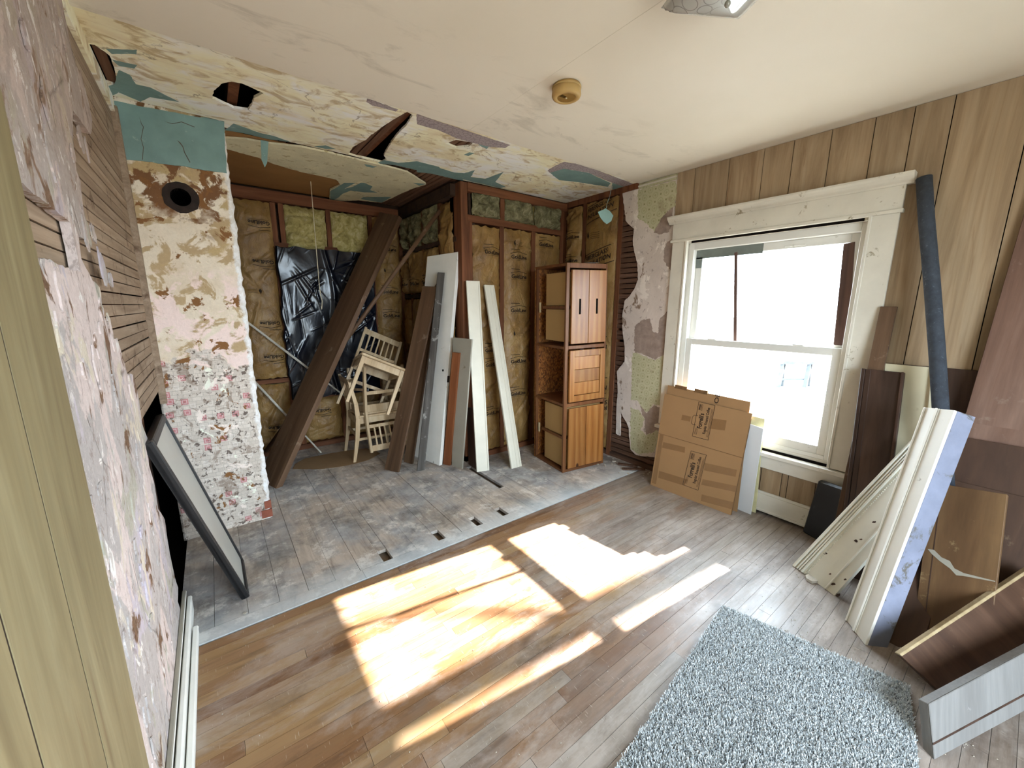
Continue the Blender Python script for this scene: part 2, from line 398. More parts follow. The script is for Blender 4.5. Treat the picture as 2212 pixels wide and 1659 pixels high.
def _old_ceiling():
    t = NT('old_ceiling_plaster'); p = t.pos()
    n = lambda sc, sd, d=.5: t.noise(t.vmap(p, (.7, 1, 1), (sd, sd * 1.7, 0)), sc, 8, .62, d)
    col = t.ramp(n(2.2, 1), [(.3, hx('#ac9a7c')), (.5, hx('#c9baa0')), (.75, hx('#dcd2c0'))])
    col = t.mix(t.math('MULTIPLY', t.step(n(5, 8), .55, .06), .8), col, hx('#e4dccf'))
    col = t.mix(t.math('MULTIPLY', t.step(n(9, 12, 1.0), .58, .05), .7), col, hx('#8e774f'))
    st = t.noise(t.vmap(p, (.12, 1, 1), (3, 0, 0)), 26, 6, .7, .5)
    col = t.mix(t.math('MULTIPLY', t.step(st, .60, .05), .3), col, hx('#927d5c'))
    dv = t.n('ShaderNodeVectorMath', operation='ADD'); nz_ = t.n('ShaderNodeTexNoise'); nz_.inputs['Scale'].default_value = 5; nz_.inputs['Detail'].default_value = 5; t.put(nz_.inputs['Vector'], p); sc_ = t.n('ShaderNodeVectorMath', operation='SCALE'); t.put(sc_.inputs[0], nz_.outputs[1]); sc_.inputs['Scale'].default_value = .28; t.put(dv.inputs[0], t.vmap(p, (.6, 1, 1))); t.put(dv.inputs[1], sc_.outputs[0])
    cr = t.vor(dv.outputs[0], 2.0, 'DISTANCE_TO_EDGE')
    crm = t.math('SUBTRACT', 1.0, t.step(t.math('ADD', cr, t.math('MULTIPLY', n(12, 4), .05)), .026, .004))
    col = t.mix(t.math('MULTIPLY', crm, .6), col, hx('#5e4e3a'))
    t.bump(t.math('ADD', n(5, 8), t.math('MULTIPLY', n(40, 3), .4)), .4, .008)
    return t.done(col, .85, .2)
def _wallpaper():
    t = NT('green_medallion_wallpaper'); p = t.pos(); x, y, z = t.sep(p)
    c2 = t.n('ShaderNodeCombineXYZ'); t.put(c2.inputs[0], y); t.put(c2.inputs[1], z)
    q = t.vmap(c2.outputs[0], (1, 1, 1), (0, 0, 0), (0, 0, math.pi / 4))
    d = t.vor(q, 14.0, 'F1', 'Distance', 0.0)
    col = t.mix(t.noise(p, 5, 5), hx('#a7a383'), hx('#c0bb9c'))
    ring = t.math('MULTIPLY', t.step(d, .27, .03), t.math('SUBTRACT', 1.0, t.step(d, .36, .03)))
    col = t.mix(t.math('MULTIPLY', ring, .35), col, hx('#86865c'))
    col = t.mix(t.math('MULTIPLY', t.math('SUBTRACT', 1.0, t.step(d, .12, .03)), .5), col, hx('#8f8d66'))
    col = t.mix(t.math('MULTIPLY', t.step(d, .62, .02), .75), col, hx('#76754a'))
    col = t.mix(t.math('MULTIPLY', t.step(t.noise(p, 9, 7, .7), .60, .04), .5), col, hx('#8f8268'))
    t.bump(t.noise(p, 30, 4, .6), .2, .004)
    return t.done(col, .85, .2)
def _plaster_right():
    t = NT('bare_wall_plaster'); p = t.pos()
    n = lambda sc, sd, d=.5: t.noise(t.vmap(p, (1, 1, .8), (sd, sd * 1.7, sd * .6)), sc, 8, .65, d)
    col = t.ramp(n(4, 1), [(.3, hx('#c2b5ab')), (.7, hx('#dccfc5'))])
    col = t.mix(t.step(n(7, 5), .60, .015), col, hx('#e6dcd2'))
    col = t.mix(t.step(n(6, 9), .62, .015), col, hx('#8a7463'))
    col = t.mix(t.math('MULTIPLY', t.step(n(30, 12), .62, .03), .6), col, hx('#7d6c66'))
    t.bump(t.math('ADD', n(7, 5), t.math('MULTIPLY', n(50, 3), .4)), .5, .008)
    return t.done(col, .85, .2)
def _panel(name, c1, c2, c3):
    t = NT(name); p = t.pos(); r = t.rnd()
    off = t.n('ShaderNodeCombineXYZ'); t.put(off.inputs[1], t.math('MULTIPLY', r, 30.0)); t.put(off.inputs[2], t.math('MULTIPLY', r, 17.0))
    v = t.vmap(p, (1, 1, .09), off.outputs[0])
    n = t.noise(v, 9, 6, .6, 2.2)
    col = t.ramp(n, [(.25, hx(c1)), (.5, hx(c2)), (.75, hx(c3))])
    n2 = t.noise(t.vmap(p, (1, 1, .03), off.outputs[0]), 45, 4, .6, .5)
    col = t.mix(.55, col, t.ramp(n2, [(.3, .70), (.65, 1.0)]), 'MULTIPLY')
    col = t.mix(t.math('MULTIPLY', t.step(t.noise(v, 16, 4, .6, 1.0), .66, .05), .45), col, hx('#6f4f30'))
    col = t.hsv(col, .5, 1.0, t.math('ADD', t.math('MULTIPLY', r, .2), .9))
    return t.done(col, .55, .35)
def _kraft():
    t = NT('kraft_paper_facing'); p = t.pos(); o = t.obj()
    n = t.noise(p, 5, 6, .65, .4)
    col = t.ramp(n, [(.25, hx('#8c6636')), (.5, hx('#b2884c')), (.75, hx('#cda86c'))])
    col = t.mix(t.math('MULTIPLY', t.step(t.noise(t.vmap(p, (1, 1, .5)), 4, 6, .7), .58, .12), .45), col, hx('#674a2c'))
    w = t.noise(t.vmap(p, (1, 1, .7)), 16, 5, .6, 1.4)
    t.bump(w, .8, .016)
    return t.done(col, .42, .45)
def _fibre(name, a, b, c):
    t = NT(name); p = t.pos(); n = t.noise(p, 13, 8, .72, 1.0)
    col = t.ramp(n, [(.3, hx(a)), (.5, hx(b)), (.72, hx(c))])
    t.bump(t.math('ADD', n, t.math('MULTIPLY', t.noise(p, 90, 5, .8), .5)), .9, .02)
    return t.done(col, .95, .1)
def _osb():
    t = NT('osb_flakes'); p = t.obj()
    vo = t.n('ShaderNodeTexVoronoi', feature='F1'); t.put(vo.inputs['Vector'], t.vmap(p, (1, 1, .5), (0, 0, 0), (.5, .3, .4))); vo.inputs['Scale'].default_value = 120
    col = t.ramp(t.sep(vo.outputs['Color'])[0], [(0, hx('#5e3616')), (.5, hx('#965a28')), (1, hx('#bf803f'))])
    col = t.mix(.4, col, t.ramp(t.noise(p, 30, 6, .7), [(.3, .5), (.7, 1.0)]), 'MULTIPLY')
    t.bump(vo.outputs['Distance'], .4, .003)
    return t.done(col, .6, .3)
def _pine():
    t = NT('orange_pine'); p = t.obj(); r = t.rnd()
    off = t.n('ShaderNodeCombineXYZ')
    for i in range(3): t.put(off.inputs[i], t.math('MULTIPLY', r, 31.0 + 7 * i))
    v = t.vmap(p, (1, 1, .07), off.outputs[0])
    w = t.n('ShaderNodeTexWave', wave_type='BANDS', bands_direction='X'); t.put(w.inputs['Vector'], v); w.inputs['Scale'].default_value = 4.5; w.inputs['Distortion'].default_value = 9
    w.inputs['Detail'].default_value = 4; w.inputs['Detail Scale'].default_value = 1.6
    col = t.ramp(t.math('ADD', t.math('MULTIPLY', w.outputs[0], .22), t.math('MULTIPLY', t.noise(v, 12, 6, .65, 1.2), .78)), [(.2, hx('#9a5a26')), (.5, hx('#bd7c3e')), (.8, hx('#d69c5c'))])
    k = t.vor(t.vmap(p, (1, 1, .55), off.outputs[0]), 5.5)
    col = t.mix(t.math('SUBTRACT', 1.0, t.step(k, .085, .02)), col, hx('#5a2f14'))
    col = t.hsv(col, .5, 1.0, t.math('ADD', t.math('MULTIPLY', r, .35), .78))
    t.bump(w.outputs[0], .08, .002)
    return t.done(col, .38, .45)
def _plastic():
    t = NT('black_plastic_sheet'); p = t.pos()
    h = t.math('ADD', t.noise(t.vmap(p, (1, 1, .5)), 6, 2, .5, 2.2), t.math('MULTIPLY', t.noise(t.vmap(p, (1, 1, .6)), 17, 2, .5, 2.0), .25))
    t.bump(h, .25, .006)
    return t.done((.004, .005, .010, 1), .19, .42)
def _glass(name, tint=(1, 1, 1, 1), amt=.06):
    t = NT(name); tr = t.n('ShaderNodeBsdfTransparent'); tr.inputs[0].default_value = tint
    gl = t.n('ShaderNodeBsdfGlossy'); gl.inputs['Roughness'].default_value = .02
    mx = t.n('ShaderNodeMixShader'); mx.inputs[0].default_value = amt
    t.t.links.new(tr.outputs[0], mx.inputs[1]); t.t.links.new(gl.outputs[0], mx.inputs[2]); t.t.links.new(mx.outputs[0], t.out.inputs[0])
    return t.m
def _drywall():
    t = NT('painted_drywall'); p = t.pos(); x, y, z = t.sep(p)
    col = t.ramp(t.noise(p, 1.1, 4, .5), [(.3, hx('#c6bdad')), (.7, hx('#cec6b8'))])
    sm = t.math('MULTIPLY', t.step(t.noise(t.vmap(p, (.6, 1.6, 1), (0, 0, 0), (0, 0, .25)), 4.5, 7, .7, .6), .60, .06), .30)
    near = t.step(y, 1.62, .18)
    col = t.mix(t.math('MULTIPLY', sm, near), col, hx('#7d7464'))
    sp = t.step(t.noise(p, 26, 3, .5), .76, .01)
    col = t.mix(t.math('MULTIPLY', t.math('MULTIPLY', sp, near), .6), col, hx('#6f634f'))
    t.bump(t.noise(p, 120, 3, .6), .04, .002)
    return t.done(col, .6, .3)
def _purple():
    t = NT('mauve_border_paper'); p = t.pos()
    d = t.vor(p, 38, 'DISTANCE_TO_EDGE')
    col = t.mix(t.math('SUBTRACT', 1.0, t.step(d, .07, .03)), hx('#9f9295'), hx('#7d7078'))
    col = t.mix(t.math('MULTIPLY', t.noise(p, 20, 5), .4), col, hx('#b3a79c'))
    return t.done(col, .85, .2)

MAT.update(floor=gained(_floor_mat, .95), board=gained(_board_mat, 1.85), pl_left=_plaster_left(), chim=gained(_chimney_mat, 1.36), oldceil=gained(_old_ceiling, 1.65), wallpaper=_wallpaper(), pl_right=gained(_plaster_right, .9),
    panel=_panel('wood_print_panelling', '#80694f', '#9a8367', '#aa957a'), panel2=gained(lambda: _panel('pale_wood_print_panelling', '#8a7956', '#9f8f69', '#b0a27c'), .78),
    kraft=gained(_kraft, .62), yfib=_fibre('yellow_fibreglass', '#8a7a46', '#c2b272', '#e8deae'), gfib=_fibre('dirty_fibreglass', '#38342a', '#7d7758', '#b8b18e'),
    osb=gained(_osb, .75), pine=gained(_pine, .56), plastic=_plastic(), glass=_glass('window_glass'), drywall=gained(_drywall, 1.22), purple=_purple(),
    stud=m_wood('old_stud_wood', [(.25, '#4a2a18'), (.5, '#6b4026'), (.75, '#85563a')], 'Z', 12, .06, .75),
    studx=m_wood('old_stud_wood_x', [(.25, '#4a2a18'), (.5, '#6b4026'), (.75, '#85563a')], 'X', 12, .06, .75),
    lath=m_wood('dusty_lath', [(.25, '#7d6753'), (.5, '#a08a74'), (.75, '#b7a28c')], 'Y', 14, .06, .85, .3, '#5a4230', .62, coord='pos'),
    lathd=m_wood('dark_lath', [(.25, '#3a271b'), (.5, '#5b4131'), (.75, '#76594a')], 'Y', 14, .06, .85, .3),
    trim=m_plain('cream_paint', '#cfc9bb', .5, .07, 5, .08, '#8d8068', .655, .35),
    trimw=m_plain('grubby_white_paint', '#d3cec2', .5, .06, 6, .05, '#8d8674', .68, .35),
    vinyl=m_plain('white_vinyl', '#d5d3cc', .35, .04, 4, 0, '#9c968a', .70, .45),
    blue=m_plain('teal_paint', '#77938f', .6, .12, 7, .2, '#a0b1ab', .66, .3, 25),
    bluef=m_plain('pale_teal_paint', '#8fb0ac', .6, .08, 7, .1),
    cream=m_plain('yellowed_ceiling_paint', '#d9d0ae', .75, .10, 6, .3, '#b3a47c', .60),
    dark=m_plain('dark_cavity', '#15110e', .95, .2, 5, 0, spec=.05), black=m_plain('soot_and_slot_shade', '#080706', .95, .1, 5, 0, spec=.05),  # black also paints the shade of the knob hole, handle slots and vent slots
    sheath=m_wood('sheathing_board', [(.3, '#33231a'), (.6, '#4a3527'), (.8, '#5c4433')], 'X', 8, .06, .85),
    brownboard=m_plain('brown_fibreboard', '#9a6f42', .75, .10, 4, .05), shell=m_plain('plain_plaster', '#b5a890', .85, .06, 3, .05),
    ink=m_plain('dark_ink', '#2a1e14', .7, .1, 20, 0), rust=m_plain('rusty_iron', '#2c211b', .8, .3, 30, .3),
    cement=m_plain('cement_collar', '#5b5348', .9, .25, 20, .5), brick=m_plain('soft_red_brick', '#8f5340', .9, .2, 20, .5),
    lathp=m_wood('lath_ceiling', [(.25, '#4b3223'), (.5, '#6d4c38'), (.75, '#886650')], 'Y', 14, .06, .85, .3))

# ------------------------------------------------------------------ floor
unit = bpy.data.meshes.new('plank')
unit.from_pydata([(0,0,0),(1,0,0),(1,1,0),(0,1,0),(.0,.0,1),(1,.0,1),(1,1,1),(.0,1,1)], [], [(3,2,1,0),(4,5,6,7),(0,1,5,4),(1,2,6,5),(2,3,7,6),(3,0,4,7)])
unit.materials.append(MAT['floor']); unit_b = unit.copy(); unit_b.materials[0] = MAT['board']
def unit_copy(me, name, lo, hi, parent):
    o = bpy.data.objects.new(name, me); COL.objects.link(o); o.parent = parent
    o.location = lo; o.scale = [hi[i] - lo[i] for i in range(3)]; return o
floor = box('floor', (-.62, -1.62, -.16), (3.25, 4.7, -.10), MAT['dark']); tag(floor, 'worn strip wood floor with grey dusty boards in the opened-up alcove', kind='structure')
for i, y in enumerate([-1.2, -.5, .2, .9, 1.6]): box('joist', (-.4, y, -.10), (3.1, y + .05, -.021), MAT['studx'], floor)
box('subfloor', (-.28, 2.03, -.060), (3.06, 4.43, -.052), MAT['lath'], floor)
for x in [-.1, .35, .8, 1.2, 1.42, 1.9, 2.4, 2.9]: box('joist', (x, 2.0, -.10), (x + .04, 4.45, -.024), MAT['stud'], floor)
y = -1.5; row = 0
while y < 1.985:
    w = min(.0572, 2.0 - y); x = -.275 - random.random() * .5
    while x < 3.10:
        L = random.choice([.55, .8, 1.0, 1.25, 1.5]); x1 = min(x + L, 3.13)
        if x1 - x > .08:
            dz = random.uniform(-.0006, .0004)
            unit_copy(unit, 'plank', (max(x, -.28) + .0006, y + .0006, -.02), (x1 - .0006, y + w - .0006, dz), floor)
        x = x1
    y += w; row += 1
for x0, x1 in [(-.28, .52), (.52, 1.75), (1.75, 3.06)]:
    unit_copy(unit_b, 'threshold_strip', (x0 + .0005, 2.001, -.02), (x1 - .0005, 2.083, .001), floor)
holes = [(.645, .70), (1.0, 1.05), (1.285, 1.335), (1.505, 1.555)]; slot = (1.735, 1.785)
xs = [-.28]
cuts = sorted([h for q in holes for h in q] + list(slot))
edges = [-.28] + cuts + [3.06]
for a, b in zip(edges, edges[1:]):
    k = max(1, round((b - a) / .125))
    for j in range(k):
        x0 = a + (b - a) * j / k; x1 = a + (b - a) * (j + 1) / k
        if (a, b) in holes: segs = [(2.205, 4.43)]
        elif (a, b) == slot: segs = [(2.085, 2.46), (2.99, 4.43)]
        else: segs = [(2.085, 4.43)] if random.random() < .5 else (lambda c: [(2.085, c), (c, 4.43)])(random.uniform(2.9, 3.7))
        for y0, y1 in segs:
            unit_copy(unit_b, 'floorboard', (x0 + .0008, y0 + .0006, -.022), (x1 - .0008, y1 - .0006, random.uniform(-.0015, .0008)), floor)

# ------------------------------------------------------------------ shell
def struct(name, a, b, m, label): return tag(box(name, a, b, m), label, kind='structure')
ceil = struct('ceiling', (-.62, -1.62, 2.66), (3.25, 4.7, 2.74), MAT['dark'], 'ceiling of painted drywall with torn old plaster towards the alcove')
box('drywall_sheet', (-.285, -1.5, 2.5), (1.4, YC, 2.5125), MAT['drywall'], ceil)
box('drywall_sheet', (1.4, -1.5, 2.5), (XR + .03, YC, 2.5125), MAT['drywall'], ceil)
box('drywall_tape', (1.36, -1.5, 2.4994), (1.44, YC, 2.5), MAT['drywall'], ceil)
for x in [-.2, .2, .6, 1.0, 1.4, 1.8, 2.2, 2.6, 3.0]: box('joist', (x, -1.5, 2.545), (x + .045, 4.5, 2.66), MAT['stud'], ceil)
x = -.27
while x < 3.03:
    if .10 < x < .30 or 1.0 < x < 1.12: x += .0475; continue
    box('lath', (x, 2.1, 2.526), (x + .038, 3.2 if x < .2 else (3.16 if x > 1.8 else 3.55 if x < 1.15 else 4.38), 2.534), MAT['lathp'], ceil); x += .0475
# old plaster sheet with real holes
holes_px = [
 [(480,180),(500,176),(522,180),(545,190),(569,201),(549,212),(545,226),(536,239),(505,234),(478,222),(459,213),(463,195)],
 [(880,242),(891,250),(878,272),(862,286),(850,302),(836,322),(829,336),(836,345),(818,354),(790,345),(752,333),(762,318),(790,302),(812,284),(832,270),(860,252)],
 [(962,310),(985,302),(1003,305),(1022,308),(1012,317),(985,320)],
 [(186,95),(205,97),(236,120),(248,150),(254,187),(228,178),(205,150),(193,120)]]
outer = [(-.285, -YC + .02)] + [(x, -YC + .02) for x in (.5, 1.2, 2.0)] + [(XR + .02, -YC + .02), (XR + .02, -3.12), (1.9, -3.125), (1.0, -3.125), (.19, -3.125), (.19, -3.03), (-.285, -3.03)]
loops = [rough_loop([V(p) for p in outer], .025, .006, 1.0)] + [rough_loop([V(p) for p in ceil_px(h, 2.513)], .012, .004, 3.0 + i) for i, h in enumerate(holes_px)]
plate('plaster_sheet', loops, .013, MAT['oldceil'], ceil, M_CEIL(2.513))
Z1 = (450, 180, 3.949); Z2 = (900, 220, 3.77); Z3 = (0, 0, 2.962)
def zpx(pts, Z): return [(Z[0] + a / Z[2], Z[1] + b / Z[2]) for a, b in pts]
def ceil_patch(pts, Z, m, z, name='paint_patch', th=.0008, amp=.004):
    plate(name, [rough_loop([V(p) for p in ceil_px(zpx(pts, Z), z)], .02, amp, random.random() * 9)], th, m, ceil, M_CEIL(z))
for pts in ([(215,345),(460,430),(560,450),(700,500),(500,475),(300,425),(140,400)], [(130,450),(480,490),(700,545),(745,570),(480,535),(250,535),(130,560)],
            [(1440,680),(1500,655),(1620,680),(1780,665),(1900,700),(2060,750),(2172,780),(2172,835),(1900,770),(1600,700)], [(905,540),(1000,530),(1085,560),(1000,560)]):
    ceil_patch(pts, Z1, MAT['blue'], 2.5122)
for pts in ([(0,485),(180,530),(230,570),(390,582),(475,555),(440,612),(560,628),(710,570),(640,652),(725,692),(680,702),(480,655),(200,592),(0,572)],
            [(1080,570),(1200,545),(1400,580),(1580,660),(1560,692),(1300,652),(1160,637),(1110,600)], [(480,330),(600,350),(570,385),(510,355)], [(385,430),(430,412),(470,418),(420,442)],
            [(1590,662),(1690,672),(1725,705),(1700,740),(1600,748)]):
    ceil_patch(pts, Z2, MAT['blue'], 2.5120)
for pts in ([(1200,490),(1350,512),(1800,682),(1720,702),(1590,660),(1400,578),(1200,543),(1085,578),(1068,560),(1120,525)], [(0,100),(760,352),(720,377),(590,367),(440,330),(330,300),(180,232),(0,182)]):
    ceil_patch(pts, Z2, MAT['purple'], 2.5118, 'paper_border')
ceil_patch([(1355,130),(1620,225),(1600,240),(1400,190),(1350,160)], Z1, MAT['purple'], 2.5118, 'paper_border')
for pts in ([(760,450),(830,480),(870,540),(960,560),(1060,610),(1145,652),(960,622),(900,652),(760,592),(690,620),(650,560),(730,540)], [(680,315),(880,320),(870,345),(720,347)], [(720,385),(880,418),(860,440),(760,422)]):
    ceil_patch(pts, Z3, MAT['blue'], 2.5122)
# alcove ceiling: hanging painted plaster, fibreboard behind it
alc = [(490,322),(561,342),(592,355),(652,372),(726,388),(736,400),(713,410),(711,436),(774,433),(825,438),(885,410),(921,398),(880,372),(855,365),(779,347),(703,329),(652,318),(592,312),(526,301),(485,299)]
plate('plaster_sheet', [rough_loop([V(p) for p in ceil_px(alc, 2.5)], .02, .006, 8.0)], .012, MAT['cream'], ceil, M_CEIL(2.5))
for pts in ([(1040,920),(1160,850),(1330,850),(1400,880),(1380,912),(1440,932),(1330,930),(1215,915),(1150,940),(1110,975),(1040,1012)], [(1320,972),(1560,970),(1480,1018),(1300,988)], [(1330,690),(1440,712),(1400,720),(1350,710)], [(1750,850),(1860,858),(1800,872)]):
    ceil_patch(pts, Z1, MAT['blue'], 2.4990)
for pts in ([(1160,900),(1280,835),(1330,830),(1240,880)],): ceil_patch(pts, Z1, MAT['oldceil'], 2.4988, 'paint_patch')
box('fibreboard_panel', (.02, 3.2, 2.516), (1.18, 4.43, 2.5255), MAT['brownboard'], ceil)
plate('peeling_paint_strip', [rough_loop([V(p) for p in back_px([(563,302),(580,306),(577,352),(572,362),(565,345)], 3.1)], .02, .001, 1)], .0015, MAT['blue'], ceil, M_BACK(3.1))

# ------------------------------------------------------------------ left wall
wl = struct('wall_left', (-.62, -1.62, -.1), (-.42, 4.7, 2.66), MAT['dark'], 'left wall with peeling pink plaster over wooden lath')
for y in [1.05, 1.5, 1.95, 2.4]: box('stud', (-.40, y, 0), (-.305, y + .045, 2.5), MAT['stud'], wl)
z = .98
while z < 2.46:
    tilt = random.uniform(-.003, .003)
    MB().hexa([(-.297, 1.0, z), (-.288, 1.0, z), (-.288, 3.02, z + tilt), (-.297, 3.02, z + tilt), (-.297, 1.0, z + .0395), (-.288, 1.0, z + .0395), (-.288, 3.02, z + .0395 + tilt), (-.297, 3.02, z + .0395 + tilt)]).build('lath', MAT['lath'], wl)
    z += .0445
z = .04
while z < .97:
    box('lath', (-.297, 1.0, z), (-.288, 2.22, z + .036), MAT['lath'], wl); z += .0445
PLX = -.2625
edge = [(149,81),(165,144),(175,152),(190,215),(200,263),(196,290),(157,237),(159,316),(166,370),(174,392),(181,457),(193,522),(170,512),(176,560),(200,606),(217,623),(222,676),(231,700),(239,731),(253,731),(275,807),(289,811),(300,862),(307,916),(318,945),(322,1006),(333,1042),(342,1100),(356,1123),(367,1197),(378,1248),(385,1270),(384,1300)]
e2 = left_px(edge, PLX)
poly = [(1.06, 2.505), (2.02, 2.505)] + e2 + [(2.2, .02), (1.06, .02)]
hole = left_px([(28,380),(50,398),(80,424),(120,455),(152,480),(158,505),(166,545),(174,588),(140,577),(108,563),(84,558),(60,552),(40,480)], PLX)
plate('plaster_sheet', [rough_loop([V(p) for p in poly], .03, .008, 2.0), rough_loop([V(p) for p in hole], .015, .005, 4.0)], .020, MAT['pl_left'], wl, M_LEFT(PLX))
# raised flakes that stand off the plaster
for i in range(70):
    cy = random.uniform(1.2, 1.95); cz = random.uniform(.1, 2.4)
    if 1.15 < cy < 1.62 and 1.5 < cz < 1.75: continue
    r1, r2 = random.uniform(.012, .040), random.uniform(.02, .075); n = 14
    pts = [(cy + r1 * math.cos(2 * math.pi * k / n) * random.uniform(.6, 1.1), cz + r2 * math.sin(2 * math.pi * k / n) * random.uniform(.6, 1.1)) for k in range(n)]
    plate('plaster_flake', [rough_loop([V(p) for p in pts], .015, .008, i)], .004, MAT['pl_left'], wl, M_LEFT(PLX + .002 + random.random() * .003))
box('plaster_fillet', (-.30, 1.95, 2.43), (-.272, 3.03, 2.515), MAT['oldceil'], wl)
box('corner_bead', (-.292, 3.0, .9), (-.262, 3.04, 2.46), MAT['lath'], wl)
# panelling that still covers the near part of this wall
gy = [at(81, 1050, 0, -.252).y, at(0, 1344, 0, -.252).y]
ys = [1.166, gy[0], gy[1], gy[1] - .22, gy[1] - .42, gy[1] - .66, -.35, -.7, -1.1, -1.5]
for a, b in zip(ys, ys[1:]):
    box('panel', (-.2514, b + .0035, .02), (-.250, a - (.0035 if a < 1.16 else 0), 2.498), MAT['panel2'], wl)
box('panel_backing', (-.264, -1.5, .01), (-.2512, 1.163, 2.499), MAT['ink'], wl)

# ------------------------------------------------------------------ chimney
ch = empty('chimney_breast', (-.05, 3.05, 0)); tag(ch, 'crumbling plastered chimney breast with teal top band and round flue hole', 'chimney')
CX0, CX1, CY = -.295, .186, 3.044
chM = ch.matrix_basis.inverted() if False else None
def ch_part(mb, name, m, smooth=False):
    o = mb.build(name, m, ch, None, smooth); o.matrix_parent_inverse = Matrix.Translation((.05, -3.05, 0)); return o
# front face as a grid with rough corner so that the arris is crumbled; the flue is a real hole
mb = MB(); nz = 120; nx = 34
fl = at(391, 427, 1, CY); FR = .070
def dep(x, z): return .004 * mnoise.noise(V((x * 9, z * 9, 3))) + .003 * mnoise.noise(V((x * 30, z * 30, 7)))
idx = {}
for j in range(nz + 1):
    for i in range(nx + 1):
        x = CX0 + (CX1 - CX0) * i / nx; zz = 2.54 * j / nz
        yy = CY + dep(x, zz)
        if i == nx: x += .010 * mnoise.noise(V((0, zz * 9, 1))) + .005 * mnoise.noise(V((0, zz * 33, 1))) + .004 * random.uniform(-1, 1); yy += .012
        idx[i, j] = len(mb.v); mb.v.append(V((x, yy, zz)))
for j in range(nz):
    for i in range(nx):
        c = (mb.v[idx[i, j]] + mb.v[idx[i + 1, j + 1]]) / 2
        if (c.x - fl.x) ** 2 + (c.z - fl.z) ** 2 < FR ** 2: continue
        mb.f.append((idx[i, j], idx[i + 1, j], idx[i + 1, j + 1], idx[i, j + 1]))
for j in range(nz):  # right return
    a, b = mb.v[idx[nx, j]], mb.v[idx[nx, j + 1]]
    k = len(mb.v); mb.v += [V((a.x + .003, 3.6, a.z)), V((b.x + .003, 3.6, b.z))]
    mb.f.append((idx[nx, j], k, k + 1, idx[nx, j + 1]))
    a, b = mb.v[idx[0, j]], mb.v[idx[0, j + 1]]
    k = len(mb.v); mb.v += [V((a.x, 3.6, a.z)), V((b.x, 3.6, b.z))]
    mb.f.append((k, idx[0, j], idx[0, j + 1], k + 1))
ch_part(mb, 'plaster_face', MAT['chim'], True)
ring = MB()
seg = 40
for k in range(seg):
    a0, a1 = 2 * math.pi * k / seg, 2 * math.pi * (k + 1) / seg
    rr = lambda a: FR * 1.18 + .008 * mnoise.noise(V((math.cos(a) * 3, math.sin(a) * 3, 2)))
    p = lambda r, a, y: (fl.x + r * math.cos(a), y, fl.z + r * math.sin(a))
    ring.hexa([p(FR * .66, a0, CY - .006), p(FR * .66, a1, CY - .006), p(FR * .66, a1, CY + .05), p(FR * .66, a0, CY + .05),
               p(rr(a0), a0, CY - .003), p(rr(a1), a1, CY - .003), p(rr(a1), a1, CY + .03), p(rr(a0), a0, CY + .03)])
ch_part(ring, 'flue_collar', MAT['rust'])
th = MB().tube([(fl.x, CY - .012, fl.z), (fl.x, CY + .30, fl.z)], FR * .66, 32, False); th.tube([(fl.x, CY + .30, fl.z), (fl.x, CY + .31, fl.z)], FR * .66, 32)
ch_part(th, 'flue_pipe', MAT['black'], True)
bp = back_px([(228,213),(300,229),(400,247),(484,262),(487,310),(490,374),(440,367),(400,360),(340,352),(290,345),(243,342),(236,290)], CY - .006)
o = plate('teal_plaster_band', [rough_loop([V(p) for p in bp], .02, .005, 6)], .02, MAT['blue'], None, M_BACK(CY - .006)); o.parent = ch; o.matrix_parent_inverse = Matrix.Translation((.05, -3.05, 0))
for pts in ([(300,250),(305,268),(309,274),(304,300),(309,318),(307,345),(308.5,345),(310.4,318),(305.2,300),(310.6,274),(306,267)], [(383,303),(394,317),(398,330),(410,352),(411,350),(399.6,329),(395.6,316),(389,307)], [(355,262),(372,268),(392,264),(420,275),(421,274),(392.5,262.6),(372,266.6)]):
    o = plate('crack', [[V(p) for p in back_px(pts, CY - .0065)]], .0006, MAT['cement'], None, M_BACK(CY - .0066)); o.parent = ch; o.matrix_parent_inverse = Matrix.Translation((.05, -3.05, 0))
ch_part(MB().box((.150, CY - .007, .075), (CX1 + .004, CY + .05, .130)), 'brick', MAT['brick']); ch_part(MB().box((.128, CY - .007, .010), (CX1 + .005, CY + .05, .066)), 'brick', MAT['brick'])

# ------------------------------------------------------------------ alcove walls
wa = struct('wall_alcove_back', (-.62, 4.50, -.1), (3.25, 4.56, 2.66), MAT['sheath'], 'far alcove wall of bare studs stuffed with insulation')
wa2 = struct('wall_alcove_left', (.0, 3.62, -.1), (.10, 4.52, 2.66), MAT['sheath'], 'short alcove side wall behind the chimney breast')
for x in [.2, .545, .61, 1.02, 1.43, 1.76]:
    box('stud', (x, YB - .005, 0), (x + .042, 4.5, 2.40), MAT['stud'], wa)
box('top_plate', (.10, YB - .04, 2.395), (1.84, 4.5, 2.49), MAT['studx'], wa)
box('window_header', (.55, YB - .012, 2.005), (1.45, 4.5, 2.045), MAT['studx'], wa)
box('window_sill_plate', (.27, YB - .008, .72), (.56, 4.5, .76), MAT['studx'], wa)
box('window_sill_plate', (.55, YB - .008, .52), (1.45, 4.5, .56), MAT['studx'], wa)
box('bottom_plate', (.10, YB - .03, .0), (1.84, 4.5, .05), MAT['studx'], wa)
ws = struct('wall_alcove_right', (1.90, 3.15, -.1), (1.96, 4.52, 2.66), MAT['sheath'], 'alcove side wall of dark studs and sagging insulation')
for yy in [3.50, 3.86, 4.20]: box('stud', (XS - .002, yy, 0), (1.90, yy + .042, 2.40), MAT['stud'], ws)
box('header_beam', (XS - .05, 3.20, 2.40), (1.90, 4.46, 2.495), MAT['sheath'], ws)
